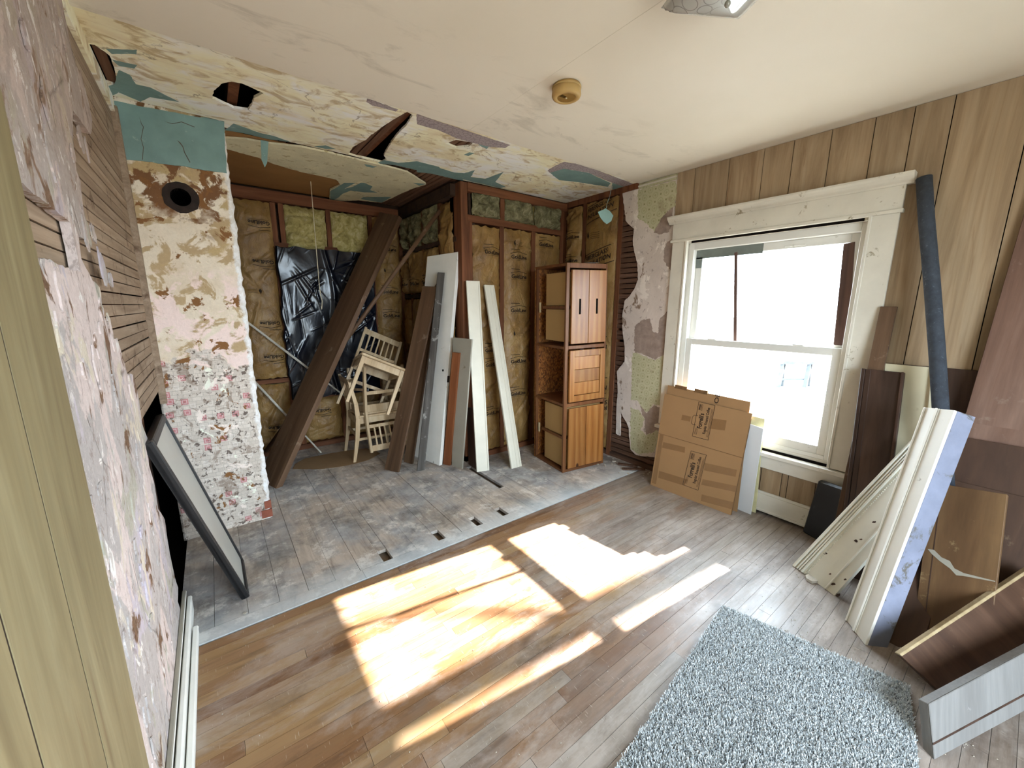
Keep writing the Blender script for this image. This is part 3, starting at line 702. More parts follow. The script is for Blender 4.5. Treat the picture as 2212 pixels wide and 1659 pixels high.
box('fire_block', (XS - .004, 3.2, 2.03), (1.90, 4.42, 2.07), MAT['sheath'], ws)
box('fire_block', (XS - .004, 3.2, 1.55), (1.90, 4.42, 1.59), MAT['sheath'], ws)
wn = struct('wall_back', (1.80, 3.24, -.1), (3.25, 3.30, 2.66), MAT['sheath'], 'shallow niche wall of reddish studs and kraft insulation')
box('corner_post', (1.80, YN - .02, 0), (1.865, 3.24, 2.5), MAT['stud'], wn); box('corner_post', (1.868, YN - .01, 0), (1.915, 3.24, 2.24), MAT['stud'], wn)
box('stud', (2.215, YN - .006, 0), (2.262, 3.24, 2.19), MAT['stud'], wn); box('stud', (2.225, YN - .004, 2.245), (2.27, 3.24, 2.44), MAT['stud'], wn)
box('stud', (2.60, YN - .006, 0), (2.645, 3.24, 2.19), MAT['stud'], wn); box('stud', (2.985, YN - .006, 0), (3.03, 3.24, 2.44), MAT['stud'], wn)
box('top_plate', (1.865, YN - .03, 2.43), (3.05, 3.24, 2.50), MAT['studx'], wn); box('rail', (1.868, YN - .016, 2.19), (2.99, 3.24, 2.245), MAT['studx'], wn)
box('bottom_plate', (1.80, YN - .02, 0), (3.05, 3.24, .05), MAT['studx'], wn)
box('stub_wall_end', (1.80, 3.235, 0), (1.90, 3.30, 2.5), MAT['stud'], wn)

# ------------------------------------------------------------------ right wall
WY0, WY1, WZ0, WZ1 = .64, 1.78, .50, 1.96
wr = struct('wall_right', (3.15, -1.62, -.1), (3.25, WY0, 2.66), MAT['sheath'], 'right wall, wood-print panelling around the window and torn plaster beside it')
box('sheathing', (3.15, WY1, -.1), (3.25, 4.7, 2.66), MAT['sheath'], wr); box('sheathing', (3.15, WY0, -.1), (3.25, WY1, WZ0), MAT['sheath'], wr); box('sheathing', (3.15, WY0, WZ1), (3.25, WY1, 2.66), MAT['sheath'], wr)
for yy in [2.395, 2.83, 3.10]: box('stud', (XR + .002, yy, 0), (3.15, yy + .045, 2.46), MAT['stud'], wr)
for yy in [1.95, .3, -.1, -.5, -.9, -1.3]: box('stud', (XR + .03, yy, 0), (3.15, yy + .045, 2.5), MAT['stud'], wr)
box('top_plate', (XR + .0, 2.2, 2.46), (3.15, 3.2, 2.52), MAT['stud'], wr)
box('bottom_plate', (XR + .004, 1.9, 0), (3.15, 3.2, .045), MAT['lathd'], wr)
z = .06
while z < 2.42:
    d = random.uniform(-.02, .02)
    box('lath', (XR + .012, 1.90, z), (XR + .020, 2.42 + d, z + .037), MAT['lathd'], wr); z += .0455 if random.random() < .93 else .06
Z4 = (1100, 380, 2.371)
pe = [(580,90),(590,160),(595,230),(620,255),(640,270),(633,330),(640,390),(655,450),(660,530),(640,580),(615,615),(590,640),(578,720),(580,800),(592,880),(590,950),(552,1000),(556,1100),(548,1200),(546,1320),(566,1330),(570,1210),(592,1250),(612,1290),(618,1400),(650,1430),(700,1438),(745,1440)]
ppx = zpx(pe, Z4)
pp = right_px(ppx, XR) + [(-1.83, .10), (-1.83, 2.16), (-1.885, 2.17), (-1.885, 2.48)] 
plate('plaster_sheet', [rough_loop([V(p) for p in pp], .018, .005, 3.3)], .012, MAT['pl_right'], wr, M_RIGHT(XR))
def wpatch(pts, m, name, x): plate(name, [rough_loop([V(p) for p in right_px(zpx(pts, Z4), x)], .010, .012, random.random() * 9, 55)], .0012, m, wr, M_RIGHT(x))
for pts in ([(660,70),(858,25),(852,150),(830,165),(790,200),(745,285),(705,250),(655,215)], [(630,900),(700,925),(745,945),(825,900),(815,1000),(808,1080),(782,1180),(735,1170),(700,1215),(655,1150),(625,1150)],
            [(622,1185),(660,1200),(690,1245),(672,1300),(700,1330),(760,1300),(775,1330),(740,1415),(662,1425),(620,1400)]): wpatch(pts, MAT['wallpaper'], 'wallpaper_piece', XR - .0014)
tear = m_plain('torn_brown_backing', '#97857a', .9, .2, 20, .4); MAT['tear'] = tear
for pts in ([(740,292),(760,230),(800,190),(838,158),(838,240),(818,285),(780,300)], [(800,345),(842,318),(838,500),(822,480),(790,430)], [(640,772),(680,740),(722,730),(735,800),(762,805),(770,740),(832,660),(822,900),(745,940),(640,895)], [(660,1150),(705,1215),(740,1175),(790,1190),(780,1300),(700,1325),(690,1245)]): wpatch(pts, tear, 'torn_paper', XR - .0007)
box('cornice_strip', (XR - .006, 1.886, 2.455), (XR + .01, 2.235, 2.497), MAT['wallpaper'], wr); box('cornice_bead', (XR - .016, 1.886, 2.468), (XR - .004, 2.235, 2.480), MAT['trim'], wr)
gr = [1.885, 1.739, 1.489, 1.267, 1.098, .906, .713, .558, .416, .165, .0, -.19, -.36, -.6, -.85, -1.02, -1.25, -1.5]
box('panel_backing', (XR + .009, -1.5, .01), (XR + .014, .60, 2.5), MAT['dark'], wr); box('panel_backing', (XR + .009, .60, 2.1), (XR + .014, 1.886, 2.5), MAT['dark'], wr); box('panel_backing', (XR + .009, .60, .01), (XR + .014, 1.80, .48), MAT['dark'], wr)
for a, b in zip(gr, gr[1:]):
    g = .002
    if a > .60 and b > .50: segs = [(.02, .46), (2.05, 2.498)]
    elif a > .60 or b > .5: segs = [(.02, .46), (2.05, 2.498)]
    else: segs = [(.02, 2.498)]
    if b < .558 < .6 and a <= .56: segs = [(.02, 2.498)]
    for z0, z1 in segs: box('panel', (XR, b + g, z0), (XR + .008, a - g, z1), MAT['panel'], wr)
box('panel', (XR + .0005, .53, .40), (XR + .008, .62, 2.1), MAT['panel'], wr)
for yy in (1.035, .868): box('panel_groove', (XR - .0006, yy - .002, .17), (XR + .002, yy + .002, .37), MAT['ink'], wr)
bbm = MAT['trimw']
bb = tag(box('baseboard_right', (XR - .020, -1.5, .022), (XR, 1.80, .150), bbm, None, .003), 'cream baseboard under the window', kind='structure')
box('shoe_mould', (XR - .030, -1.5, .022), (XR - .020, 1.80, .040), bbm, bb, .003); box('cap_mould', (XR - .014, -1.5, .150), (XR, 1.80, .168), bbm, bb, .003)
wb = struct('wall_rear', (-.62, -1.62, -.1), (.10, -1.5, 2.66), MAT['shell'], 'wall behind the viewer')
box('wall_piece', (1.80, -1.62, -.1), (3.25, -1.5, 2.66), MAT['shell'], wb); box('wall_piece', (.10, -1.62, -.1), (1.80, -1.5, .60), MAT['shell'], wb); box('wall_piece', (.10, -1.62, 2.10), (1.80, -1.5, 2.66), MAT['shell'], wb)

# ------------------------------------------------------------------ window
wn1 = tag(empty('window_1', (XR, 1.2, .5)), 'double-hung window in wide cream casing', kind='structure')
def wp(name, a, b, m, bevel=.002, parent=None):
    o = box(name, a, b, m, None, bevel); o.parent = parent or wn1
    o.matrix_parent_inverse = Matrix.Translation((-XR, -1.2, -.5)) if parent is None else Matrix.Identity(4)
    return o
T = MAT['trim']; VN = MAT['vinyl']
wp('side_casing', (XR - .022, 1.755, .47), (XR + .002, 1.868, 1.975), T); wp('side_casing', (XR - .022, .54, .47), (XR + .002, .655, 1.975), T)
wp('casing_bead', (XR - .030, 1.742, .47), (XR + .01, 1.757, 1.975), T); wp('casing_bead', (XR - .030, .653, .47), (XR + .01, .668, 1.975), T)
wp('head_casing', (XR - .024, .535, 1.99), (XR + .002, 1.874, 2.118), T)
wp('head_bead', (XR - .034, .528, 1.972), (XR + .002, 1.882, 1.992), T)
prof = [(XR, 2.112), (XR - .030, 2.112), (XR - .034, 2.122), (XR - .046, 2.132), (XR - .060, 2.146), (XR - .066, 2.158), (XR - .066, 2.168), (XR, 2.168)]
o = MB().prism(prof, .505, 1.905, 1).build('crown_mould', T); o.parent = wn1; o.matrix_parent_inverse = Matrix.Translation((-XR, -1.2, -.5))
wp('gap_shade_strip', (XR - .004, .69, 1.956), (XR + .03, 1.72, 1.973), MAT['dark']); wp('jamb', (XR, 1.742, .46), (3.25, 1.80, 1.98), T); wp('jamb', (XR, .62, .46), (3.25, .668, 1.98), T); wp('head_jamb', (XR, .64, 1.955), (3.25, 1.78, 1.985), T)  # solid dark strip painted as the shade in the gap under the head casing
wp('stool', (XR - .045, .52, .435), (3.10, 1.89, .462), MAT['trimw']); wp('apron', (XR - .020, .56, .345), (XR, 1.86, .435), MAT['trimw']); wp('sill', (3.06, .64, .46), (3.30, 1.76, .50), MAT['trimw'])
# vinyl frame, lower sash (room side), upper sash (outer)
for y0, y1 in ((1.705, 1.742), (.668, .700)): wp('vinyl_frame', (3.062, y0, .50), (3.17, y1, 1.955), VN)
wp('vinyl_frame', (3.062, .70, 1.905), (3.17, 1.705, 1.955), VN); wp('vinyl_frame', (3.062, .70, .50), (3.17, 1.705, .525), VN)
def sash(name, x0, x1, y0, y1, z0, z1, l, r, b, t):
    e = empty(name, (0, 0, 0)); e.parent = wn1; e.matrix_parent_inverse = Matrix.Translation((-XR, -1.2, -.5))
    for nm, a, c in (('stile', (x0, y1 - l, z0), (x1, y1, z1)), ('stile', (x0, y0, z0), (x1, y0 + r, z1)), ('rail', (x0, y0 + r, z0), (x1, y1 - l, z0 + b)), ('rail', (x0, y0 + r, z1 - t), (x1, y1 - l, z1))):
        box(nm, a, c, VN, e, .002)
    xm = (x0 + x1) / 2
    box('pane', (xm - .002, y0 + r - .004, z0 + b - .004), (xm + .002, y1 - l + .004, z1 - t + .004), MAT['glass'], e)
    return e
lo = sash('lower_sash', 3.070, 3.104, .700, 1.705, .525, 1.222, .045, .045, .055, .048)
up = sash('upper_sash', 3.112, 3.146, .700, 1.705, 1.180, 1.905, .050, .052, .048, .052)
for yy in (1.50, .93): box('latch', (3.058, yy - .03, 1.222), (3.095, yy + .03, 1.231), VN, lo, .002)
gt = m_plain('silver_tape', '#6f7671', .45, .1, 20, .1, spec=.5)
wp('duct_tape', (3.108, 1.23, 1.840), (3.112, 1.712, 1.905), gt, 0); wp('duct_tape', (3.108, 1.655, 1.77), (3.1115, 1.712, 1.85), gt, 0)
wp('window_lock_clip', (3.106, .98, 1.862), (3.112, 1.10, 1.874), VN)
# ------------------------------------------------------------------ insulation
FB = lambda x, z, y=YB: Matrix(((1, 0, 0, x), (0, 0, -1, y), (0, 1, 0, z), (0, 0, 0, 1)))
FR_ = lambda y, z, x=XR: Matrix(((0, 0, -1, x), (-1, 0, 0, y), (0, 1, 0, z), (0, 0, 0, 1)))
_bid = [0]
def batt(name, M, w, h, mat, puff=.03, wr=.012, label=None, cat='insulation', group=None, prints=(), fluffy=False, inset=-.004):
    _bid[0] += 1; sd = _bid[0] * 3.7
    root = tag(empty(name, matrix=M), label, cat, group)
    nx, ny = max(8, int(w / .011)), max(10, int(h / .013))
    cr_ = random.Random(int(sd * 10)); creases = []
    for _k in range(int(4 + h * 9)):
        an_ = cr_.gauss(.5, .7); creases.append((cr_.uniform(0, w), cr_.uniform(0, h), math.cos(an_), math.sin(an_), cr_.choice([-1, 1]) * cr_.uniform(.007, .018) * min(1, wr / .010), cr_.uniform(.006, .016)))
    def hgt(x, y):
        s, t = min(1, max(0, x / w)), min(1, max(0, y / h))
        e = (1 - (2 * s - 1) ** 4) * (1 - (2 * t - 1) ** 14)
        p = V((x * 7, y * 4.5, sd)); q = V((x * 22, y * 13, sd + 9))
        r = 1 - abs(mnoise.noise(V((x * 5 + y * 2.2, y * 5 - x * 3, sd + 4)))) * 2
        b = puff * e + wr * (mnoise.noise(p) + .5 * mnoise.noise(q)) + wr * .5 * max(0, r) ** 3
        for (ax, ay, dx, dy, am, wd_) in creases:
            t_ = (x - ax) * dx + (y - ay) * dy; d_ = (x - ax) * -dy + (y - ay) * dx
            if abs(d_) < .06 and abs(t_) < .22: b += am * math.exp(-(d_ / wd_) ** 2) * (1 - (t_ / .22) ** 2)
        if fluffy: b += puff * .5 * mnoise.noise(V((x * 13, y * 13, sd))) + .006 * mnoise.noise(V((x * 50, y * 50, sd)))
        return inset + max(b, -.015)
    v = []; f = []
    for j in range(ny + 1):
        for i in range(nx + 1):
            x, y = w * i / nx, h * j / ny
            jx = (.006 * mnoise.noise(V((i * .7, y * 20, sd))) if i in (0, nx) else 0); jy = (.012 * mnoise.noise(V((x * 30, j * .7, sd))) if j in (0, ny) else 0)
            v.append((x + jx, y + jy, hgt(x, y)))
    for j in range(ny):
        for i in range(nx):
            a = j * (nx + 1) + i; f.append((a, a + 1, a + nx + 2, a + nx + 1))
    n0 = len(v)
    mesh_obj('fibreglass_fill' if fluffy else 'paper_face', v, f, mat, root, None, True)
    MB().box((.004, .004, -.04), (w - .004, h - .004, -.02)).build('batt_core', MAT['yfib'], root)
    for kind, cx, cy, sc, flip in prints:
        pv, pf = [], []
        cutl = []
        def add(vs, fs, ox=0, oy=0, rot=0.0):
            n = len(pv); c, s = math.cos(rot), math.sin(rot)
            for x, y in vs:
                x, y = x + ox, y + oy; pv.append((x * c - y * s, x * s + y * c))
            pf.extend(tuple(i + n for i in q) for q in fs)
        def bar(x0, y0, x1, y1, th):
            d = V((x1 - x0, y1 - y0)); k = max(1, int(d.length / .03)); nrm = V((-d.y, d.x)).normalized() * th / 2
            for i in range(k):
                a = V((x0, y0)) + d * i / k; b = V((x0, y0)) + d * (i + 1) / k
                add([a - nrm, b - nrm, b + nrm, a + nrm], [(0, 1, 2, 3)])
        if kind == 'gold':
            tv, tf = text_mesh('GoldLine', sc, 0.0, .028); wd = max(p[0] for p in tv)
            add(tv, tf, -wd / 2, -sc * .35)
            bar(-wd * .52, sc * .62, 0, sc * .98, sc * .09); bar(0, sc * .98, wd * .52, sc * .62, sc * .09); bar(-wd * .52, sc * .62, -wd * .44, sc * .52, sc * .06)
            bar(-wd * .5, -sc * .6, wd * .5, -sc * .6, sc * .04); bar(-wd * .5, sc * 1.35, wd * .05, sc * 1.35, sc * .10)
        elif kind == 'fib':
            rot = .24
            for k, s in enumerate(('FIBERGLASS', 'INSULATION')):
                tv, tf = text_mesh(s, sc, .35, .02); wd = max(p[0] for p in tv)
                add([(p[0] - wd / 2, p[1] - sc * .35 - k * sc * 1.05 + sc * .5) for p in tv], tf, rot=rot); cutl.append(len(pf))
            for yy in (sc * 1.15, -sc * 1.55):
                k = 8
                for i in range(k):
                    a, b = -wd * .55 + wd * 1.1 * i / k, -wd * .55 + wd * 1.1 * (i + 1) / k
                    add([(a, yy - sc * .06), (b, yy - sc * .06), (b, yy + sc * .06), (a, yy + sc * .06)], [(0, 1, 2, 3)], rot=rot)
                cutl.append(len(pf))
        else:
            add([(-.012 * sc, 0), (0, -.018 * sc), (.012 * sc, 0), (.006 * sc, .012 * sc), (0, .032 * sc), (-.009 * sc, .016 * sc)], [(0, 1, 2, 3, 4, 5)])
            for yy in (.016, .004, -.008, -.018): bar(.022 * sc, yy * sc, .10 * sc, yy * sc, .0022 * sc)
        if flip: pv = [(-x, -y) for x, y in pv]
        for i0, i1 in zip([0] + cutl, cutl + [len(pf)]):
          keep = [q for q in pf[i0:i1] if all(.004 < pv[i][0] + cx < w - .004 and .004 < pv[i][1] + cy < h - .004 for i in q)]
          if keep:
            vv = [(x + cx, y + cy, hgt(x + cx, y + cy) + .006) for x, y in pv]
            mesh_obj('printed_lettering', vv, keep, MAT['ink'], root)['kind'] = 'stuff'
    return root
def gold(zs, z0, cx, sc=.044, flip=False, flame=()):
    return [('gold', cx, z - z0, sc, flip) for z in zs] + [('flame', cx - .05, z - z0, 1.0, flip) for z in flame]
K, Y_, G_ = MAT['kraft'], MAT['yfib'], MAT['gfib']
ig = 'kraft-faced insulation batts between studs'
batt('insulation_batt', FB(.243, .77), .30, 1.62, K, .035, .010, 'tall kraft-faced insulation batt with upside-down print beside the chimney breast', group=ig, prints=gold([2.20, 1.86, 1.30, .98], .77, .20, .046, True, [1.60]))
batt('insulation_batt', FB(.243, .06), .30, .65, K, .040, .016, 'low kraft-faced insulation batt on the floor left of the black plastic', group=ig, prints=gold([.28], .06, .17, .046, True))
batt('insulation_batt', FB(1.475, .06), .285, 2.33, K, .050, .012, 'tall kraft-faced insulation batt right of the black plastic, above the chairs', group=ig, prints=gold([1.62, 1.36, 2.07], .06, .14, .05, False, [1.84]))
batt('insulation_batt', FB(.655, .06), .365, .46, K, .05, .012, 'squat kraft-faced insulation batt under the black plastic', group=ig, prints=gold([.39], .06, .16, .046, True))
batt('insulation_batt', FB(1.065, .06), .365, .46, K, .04, .014, 'squat kraft-faced insulation batt behind the heaped chairs', group=ig)
batt('fibreglass_pad', FB(.655, 2.0), .36, .39, Y_, .05, .014, 'bare yellow fibreglass pad above the left half of the black plastic', group='bare fibreglass pads', fluffy=True)
batt('fibreglass_pad', FB(1.065, 2.0), .36, .39, Y_, .05, .014, 'bare yellow fibreglass pad above the right half of the black plastic', group='bare fibreglass pads', fluffy=True)
for i, (ya, yb) in enumerate([(3.86, 3.545), (4.20, 3.905), (4.41, 4.245)]):
    nm = ['nearest the corner post', 'in the middle stud bay', 'in the inner corner bay'][i]
    batt('fibreglass_pad', FR_(ya, 2.075, XS), ya - yb, .32, G_, .05, .014, 'mouldy yellow fibreglass pad high in the alcove side wall, ' + nm, group='bare fibreglass pads', fluffy=True)
    batt('insulation_batt', FR_(ya, 1.60, XS), ya - yb, .42, K, .05, .022, 'short crumpled kraft batt in the alcove side wall, ' + nm, group=ig, prints=gold([1.70], 1.6, .16, .05))
    batt('insulation_batt', FR_(ya, .06, XS), ya - yb, 1.48, K, .04, .016, 'tall crumpled kraft batt low in the alcove side wall, ' + nm, group=ig)
batt('insulation_batt', FR_(3.50, .06, XS), .25, 2.32, K, .03, .02, 'narrow kraft batt directly behind the alcove corner post', group=ig)
batt('insulation_batt', FB(1.918, .06, YN), .295, 2.11, K, .035, .012, 'kraft-faced batt beside the corner post, behind the leaning boards', group=ig, prints=gold([1.95, 1.06, .92, .44], .06, .19, .048) )
batt('insulation_batt', FB(2.265, .06, YN), .33, 2.12, K, .045, .010, 'kraft-faced batt with many prints between the studs left of the tall cabinet', group=ig, prints=gold([1.75, 1.43, .93, .60, 1.93], .06, .15, .050, False, [2.05, 1.20]))
batt('insulation_batt', FB(2.648, .06, YN), .335, 2.12, K, .015, .003, 'smooth kraft-faced batt above and behind the tall cabinet', group=ig, prints=gold([2.08], .06, .14, .050))
batt('fibreglass_pad', FB(1.918, 2.25, YN), .305, .19, G_, .05, .014, 'grey-green fibreglass pad at the top of the niche beside the corner post', group='bare fibreglass pads', fluffy=True)
batt('fibreglass_pad', FB(2.272, 2.25, YN), .35, .19, G_, .05, .014, 'grey-green fibreglass pad at the top of the niche, middle of three', group='bare fibreglass pads', fluffy=True)
batt('fibreglass_pad', FB(2.63, 2.23, YN), .345, .21, G_, .055, .014, 'grey-green fibreglass pad at the top of the niche in the corner', group='bare fibreglass pads', fluffy=True)
batt('insulation_batt', FR_(3.095, .06), .215, 2.38, K, .035, .020, 'rumpled kraft batt in the niche corner behind the tall cabinet', group=ig, prints=gold([2.16, 1.93], .06, .11, .046))
batt('insulation_batt', FR_(2.825, .06), .38, 2.39, K, .03, .004, 'wide kraft batt with slanted fiberglass insulation lettering beside the torn plaster', group=ig,
     prints=[('fib', .17, 2.32, .056, False), ('fib', .17, 1.87, .056, False), ('flame', .05, 2.08, 1.5, False), ('fib', .18, 1.02, .056, False), ('fib', .2, .62, .056, False), ('fib', .24, .42, .056, False)])

# ------------------------------------------------------------------ black plastic over the old window
rp = tag(empty('black_plastic_sheet', (.98, YB - .03, .55)), 'crinkled black plastic sheet covering the old alcove window', 'plastic sheet')
nx, ny = 120, 190; v = []; f = []
_pr = random.Random(21); _pc = []
for _k in range(95):
    _a = _pr.gauss(1.25, .75); _pc.append((_pr.uniform(.5, 1.48), _pr.uniform(.5, 2.05), math.cos(_a), math.sin(_a), _pr.uniform(.05, .26), _pr.uniform(.003, .010) * _pr.choice([1, 1, -1]), _pr.uniform(.006, .022)))
def crease(x, z):
    a = mnoise.noise(V((x * 3.2 + z * 1.3, z * 2.0, 2.2))); b = mnoise.noise(V((x * 7 - z * 2, z * 4 + x * 3, 7.7)))
    h = .030 + .016 * a + .006 * b + math.exp(-((x - .98 - .04 * math.sin(z * 5)) / .02) ** 2) * .012
    for cx_, cz_, dx, dz, ln, am, wd_ in _pc:
        t_ = (x - cx_) * dx + (z - cz_) * dz
        if abs(t_) < ln:
            d_ = abs((x - cx_) * -dz + (z - cz_) * dx)
            if d_ < wd_: h += am * (1 - d_ / wd_) * (1 - (t_ / ln) ** 2)
    return h
for j in range(ny + 1):
    for i in range(nx + 1):
        t = j / ny; z = .545 + (2.005 - .545) * t
        x0 = .545 + .02 * mnoise.noise(V((0, z * 4, 1))) + .03 * (1 - t) * mnoise.noise(V((0, z * 9, 2))); x1 = 1.44 + .012 * mnoise.noise(V((0, z * 5, 5)))
        x = x0 + (x1 - x0) * i / nx
        zz = z + (.02 * mnoise.noise(V((x * 9, 0, 4))) if j in (0, ny) else 0)
        v.append((x - .98, -(crease(x, z) + (.02 if 0 < i < nx else 0)), zz - .55))
for j in range(ny):
    for i in range(nx): a = j * (nx + 1) + i; f.append((a, a + 1, a + nx + 2, a + nx + 1))
mesh_obj('sheet', v, f, MAT['plastic'], rp, None, True)
for sx, sz in [(-.42, 1.40), (-.1, 1.43), (.25, 1.43), (.44, 1.2), (-.43, .6), (.44, .4)]: box('staple', (sx - .006, -.05, sz - .001), (sx + .006, -.046, sz + .001), MAT['vinyl'], rp)

# ------------------------------------------------------------------ board materials
BM = dict(
 brown=m_wood('brown_stained_board', [(.25, '#45301f'), (.5, '#604733'), (.75, '#755b44')], 'Z', 8, .05, .55, .1, '#8a7460', .66),
 dbrown=m_wood('dark_stained_board', [(.25, '#2c1d15'), (.5, '#453127'), (.75, '#594339')], 'Z', 8, .05, .45, .1),
 red=m_wood('reddish_board', [(.25, '#5a2e18'), (.5, '#7d4827'), (.75, '#94603a')], 'Z', 9, .05, .6, .15),
 grey=m_wood('weathered_grey_board', [(.25, '#2f2a25'), (.5, '#4a4540'), (.75, '#6b6762')], 'Z', 10, .06, .8, .3, '#a8a6a0', .62),
 white=gained(lambda: m_plain('chalky_white_paint', '#dcdad3', .55, .05, 5, .06, '#8f897c', .69, .35), 1.15), cream=m_plain('cream_board_paint', '#d6cdaf', .5, .05, 4, .04, '#a2946c', .71, .35),
 ivory=m_plain('ivory_board_paint', '#d6d1c1', .5, .06, 5, .05, '#6f6047', .735, .35), greyp=m_plain('grey_green_panel_paint', '#9a9486', .6, .08, 4, .04, '#7b705e', .66),
 ply=m_wood('brown_plywood', [(.25, '#553c32'), (.5, '#735647'), (.75, '#8a6d5e')], 'Z', 5, .12, .55, .12, '#8d7a6c', .64, 40), ply2=m_wood('dark_plywood', [(.25, '#382419'), (.5, '#4c3425'), (.75, '#5f4535')], 'Z', 6, .12, .55, .12, '#75634f', .66, 40),
 hard=m_wood('tan_brown_board', [(.25, '#4a3421'), (.5, '#644930'), (.75, '#785c3e')], 'Z', 5, .12, .5, .1, '#9a845f', .66, 40), bluegrey=m_plain('blue_grey_chalky_side', '#83879a', .7, .3, 3, .1, '#5f5a53', .56),
 raw=m_wood('raw_wood_edge', [(.25, '#877255'), (.5, '#a8936f'), (.75, '#c0ad8b')], 'Z', 9, .05, .8, .2), slategrey=m_wood('grey_painted_board', [(.25, '#75716e'), (.5, '#827f7c'), (.75, '#8e8b88')], 'Z', 7, .06, .6, .15, '#c0bdb9', .67),
 foam=m_plain('grey_foam', '#3b4048', .9, .2, 30, .4, '#5a6068', .64), black=m_plain('black_slab', '#24262a', .45, .25, 5, .1, '#4a4c50', .66, .4),
 card=gained(lambda: m_plain('corrugated_cardboard', '#a07a52', .8, .05, 3, .04), 0.84), tape=gained(lambda: m_plain('packing_tape', '#8f6a44', .25, .06, 12, .05, spec=.5), 0.78), flutes=gained(lambda: m_plain('cardboard_edge', '#7b5a38', .9, .2, 40, .4), 0.78),
 wht=m_plain('white_melamine', '#c9cacb', .4, .03, 3, 0), yfoam=m_plain('yellowed_foam_board', '#cfc79a', .85, .1, 20, .3), chair=m_wood('pale_chair_wood', [(.25, '#a18660'), (.5, '#bfa582'), (.75, '#d6c2a2')], 'Z', 8, .06, .45, .08),
 paper=m_plain('brown_floor_paper', '#8b6f50', .8, .10, 5, .2), blackfr=m_plain('black_frame_paint', '#1b1b1c', .4, .15, 20, .1, spec=.45), pale=m_plain('dusty_mirror_panel', '#b9b7ae', .35, .05, 4, 0, spec=.6))

def board(name, q, mat, label, cat='board', group=None, bevel=.0015):
    o = q.slab(name, mat, bevel=bevel); tag(o, label, cat, group); return o
def moulded(name, q, mat, label, strips, cat='trim board', group=None, side=None):
    e = tag(empty(name, matrix=q.M), label, cat, group)
    q.slab('face', mat, e)
    if side is not None: q.slab('side_face', side, e, u0=1.0, u1=1.004, d1=-.0015)
    for u0, u1, h in strips: q.slab('moulding', mat, e, u0=u0, u1=u1, d0=0, d1=h, bevel=.003)
    return e
LG = 'boards leaning in the niche'
# ------------------------------------------------------------------ boards leaning by the niche
board('brown_plank', Quad((830,1014), (860,1021), (913,618), (945,619), pb=(1, 3.46), thick=.02), BM['brown'], 'wide brown plank leaning in front of the heaped chairs', group=LG)
board('brown_plank', Quad((872,998), (890,1003), (925,640), (949,602), pb=(1, 3.47), thick=.02), BM['brown'], 'narrow brown plank squeezed between the wide brown plank and the grey post', group=LG)
board('weathered_post', Quad((901,1018), (917,1016), (946,588), (961,589), pb=(1, 3.31), thick=.03), BM['grey'], 'weathered grey post spattered with paint, in front of the white door', group=LG)
q = Quad((884,981), (949,1006), (923,554), (989,544), pb=(1, 3.58), thick=.036)
e = tag(empty('narrow_door', matrix=q.M), 'narrow white flush door with knob hole and latch plate', 'door', LG)
q.slab('leaf', BM['white'], e)
p = q.px(957, 800, .0005); MB().tube([p, p + V((0, -.001, 0))], .011, 16).build('knob_hole_shade', MAT['black'], e)  # black disc on the leaf stands for the shade inside the hole
ex = q.pt(1, .42); MB().box((ex.x - .001, .004, ex.z - .03), (ex.x + .0012, .030, ex.z + .03)).build('latch_plate', MAT['rust'], e)
board('reddish_plank', Quad((957,1003), (971,1006), (977,761), (992,763), pb=(1, 3.06), thick=.03), BM['red'], 'short reddish-brown plank beside the white door', group=LG)
board('grey_green_panel', Quad((976,1005), (998,1013), (978,729), (1019,733), pb=(1, 3.105), thick=.016), BM['greyp'], 'short grey-green painted panel between the reddish plank and the white boards', group=LG)
board('dark_plank', Quad((1012,1003), (1028,1014), (1008,880), (1021,880), pb=(1, 3.09), thick=.02), BM['dbrown'], 'dark brown plank half hidden behind the wide white casing board', group=LG)
moulded('white_casing_board', Quad((1030,1020), (1057,1016), (1007,606), (1036,607), pb=(1, 3.055), thick=.018), BM['ivory'], 'wide white casing board leaning against the reddish corner post', [(0, .12, .004), (.88, 1, .004)], group=LG)
moulded('white_casing_board', Quad((1105,1013), (1127,1007), (1046,615), (1067,616), pb=(1, 3.06), thick=.018), BM['ivory'], 'narrow tilted white casing board nearest the tall cabinet', [(0, .2, .006), (.55, .7, .004), (.85, 1, .006)], group=LG)
# ------------------------------------------------------------------ beam, pole, rods, paper
q = Quad((556,1034), (596,1056), (820,458), (862,466), pb=(1, 4.22), thick=.045)
board('long_plank', q, BM['brown'], 'long dark brown plank propped diagonally across the alcove', 'board')
a, b = at(950, 455, 0, XS - .03), at(574, 975, 1, 4.30)
M = frame(b, (a - b).orthogonal(), uz=(a - b)) ; L = (a - b).length
tag(MB().tube([(0, 0, 0), (0, 0, L * .5), (0, 0, L)], .019, 12).build('wooden_pole', BM['brown'], None, M, True), 'long round wooden pole slanting behind the diagonal plank', 'pole')
rodm = m_plain('white_rod_enamel', '#c9c2b4', .4, .1, 20, 0, '#8b7d68', .62)
def rod(pa, pb, r, label):
    M = frame(pa, (pb - pa).orthogonal(), uz=(pb - pa)); L = (pb - pa).length
    e = tag(empty('curtain_rod', matrix=M), label, 'curtain rod', 'old curtain rods in the alcove')
    MB().box((-r, -r * .45, 0), (r, r * .45, L * .55)).build('outer_tube', rodm, e, None, False, .001); MB().box((-r * .8, -r * .3, L * .5), (r * .8, r * .3, L)).build('inner_tube', rodm, e, None, False, .001)
rod(at(533, 695, 1, 4.34), at(764, 870, 1, 4.16), .010, 'dull curtain rod crossing the black plastic')
rod(at(548, 822, 1, 4.30), at(694, 978, 2, .008), .010, 'white curtain rod sloping down to the alcove floor')
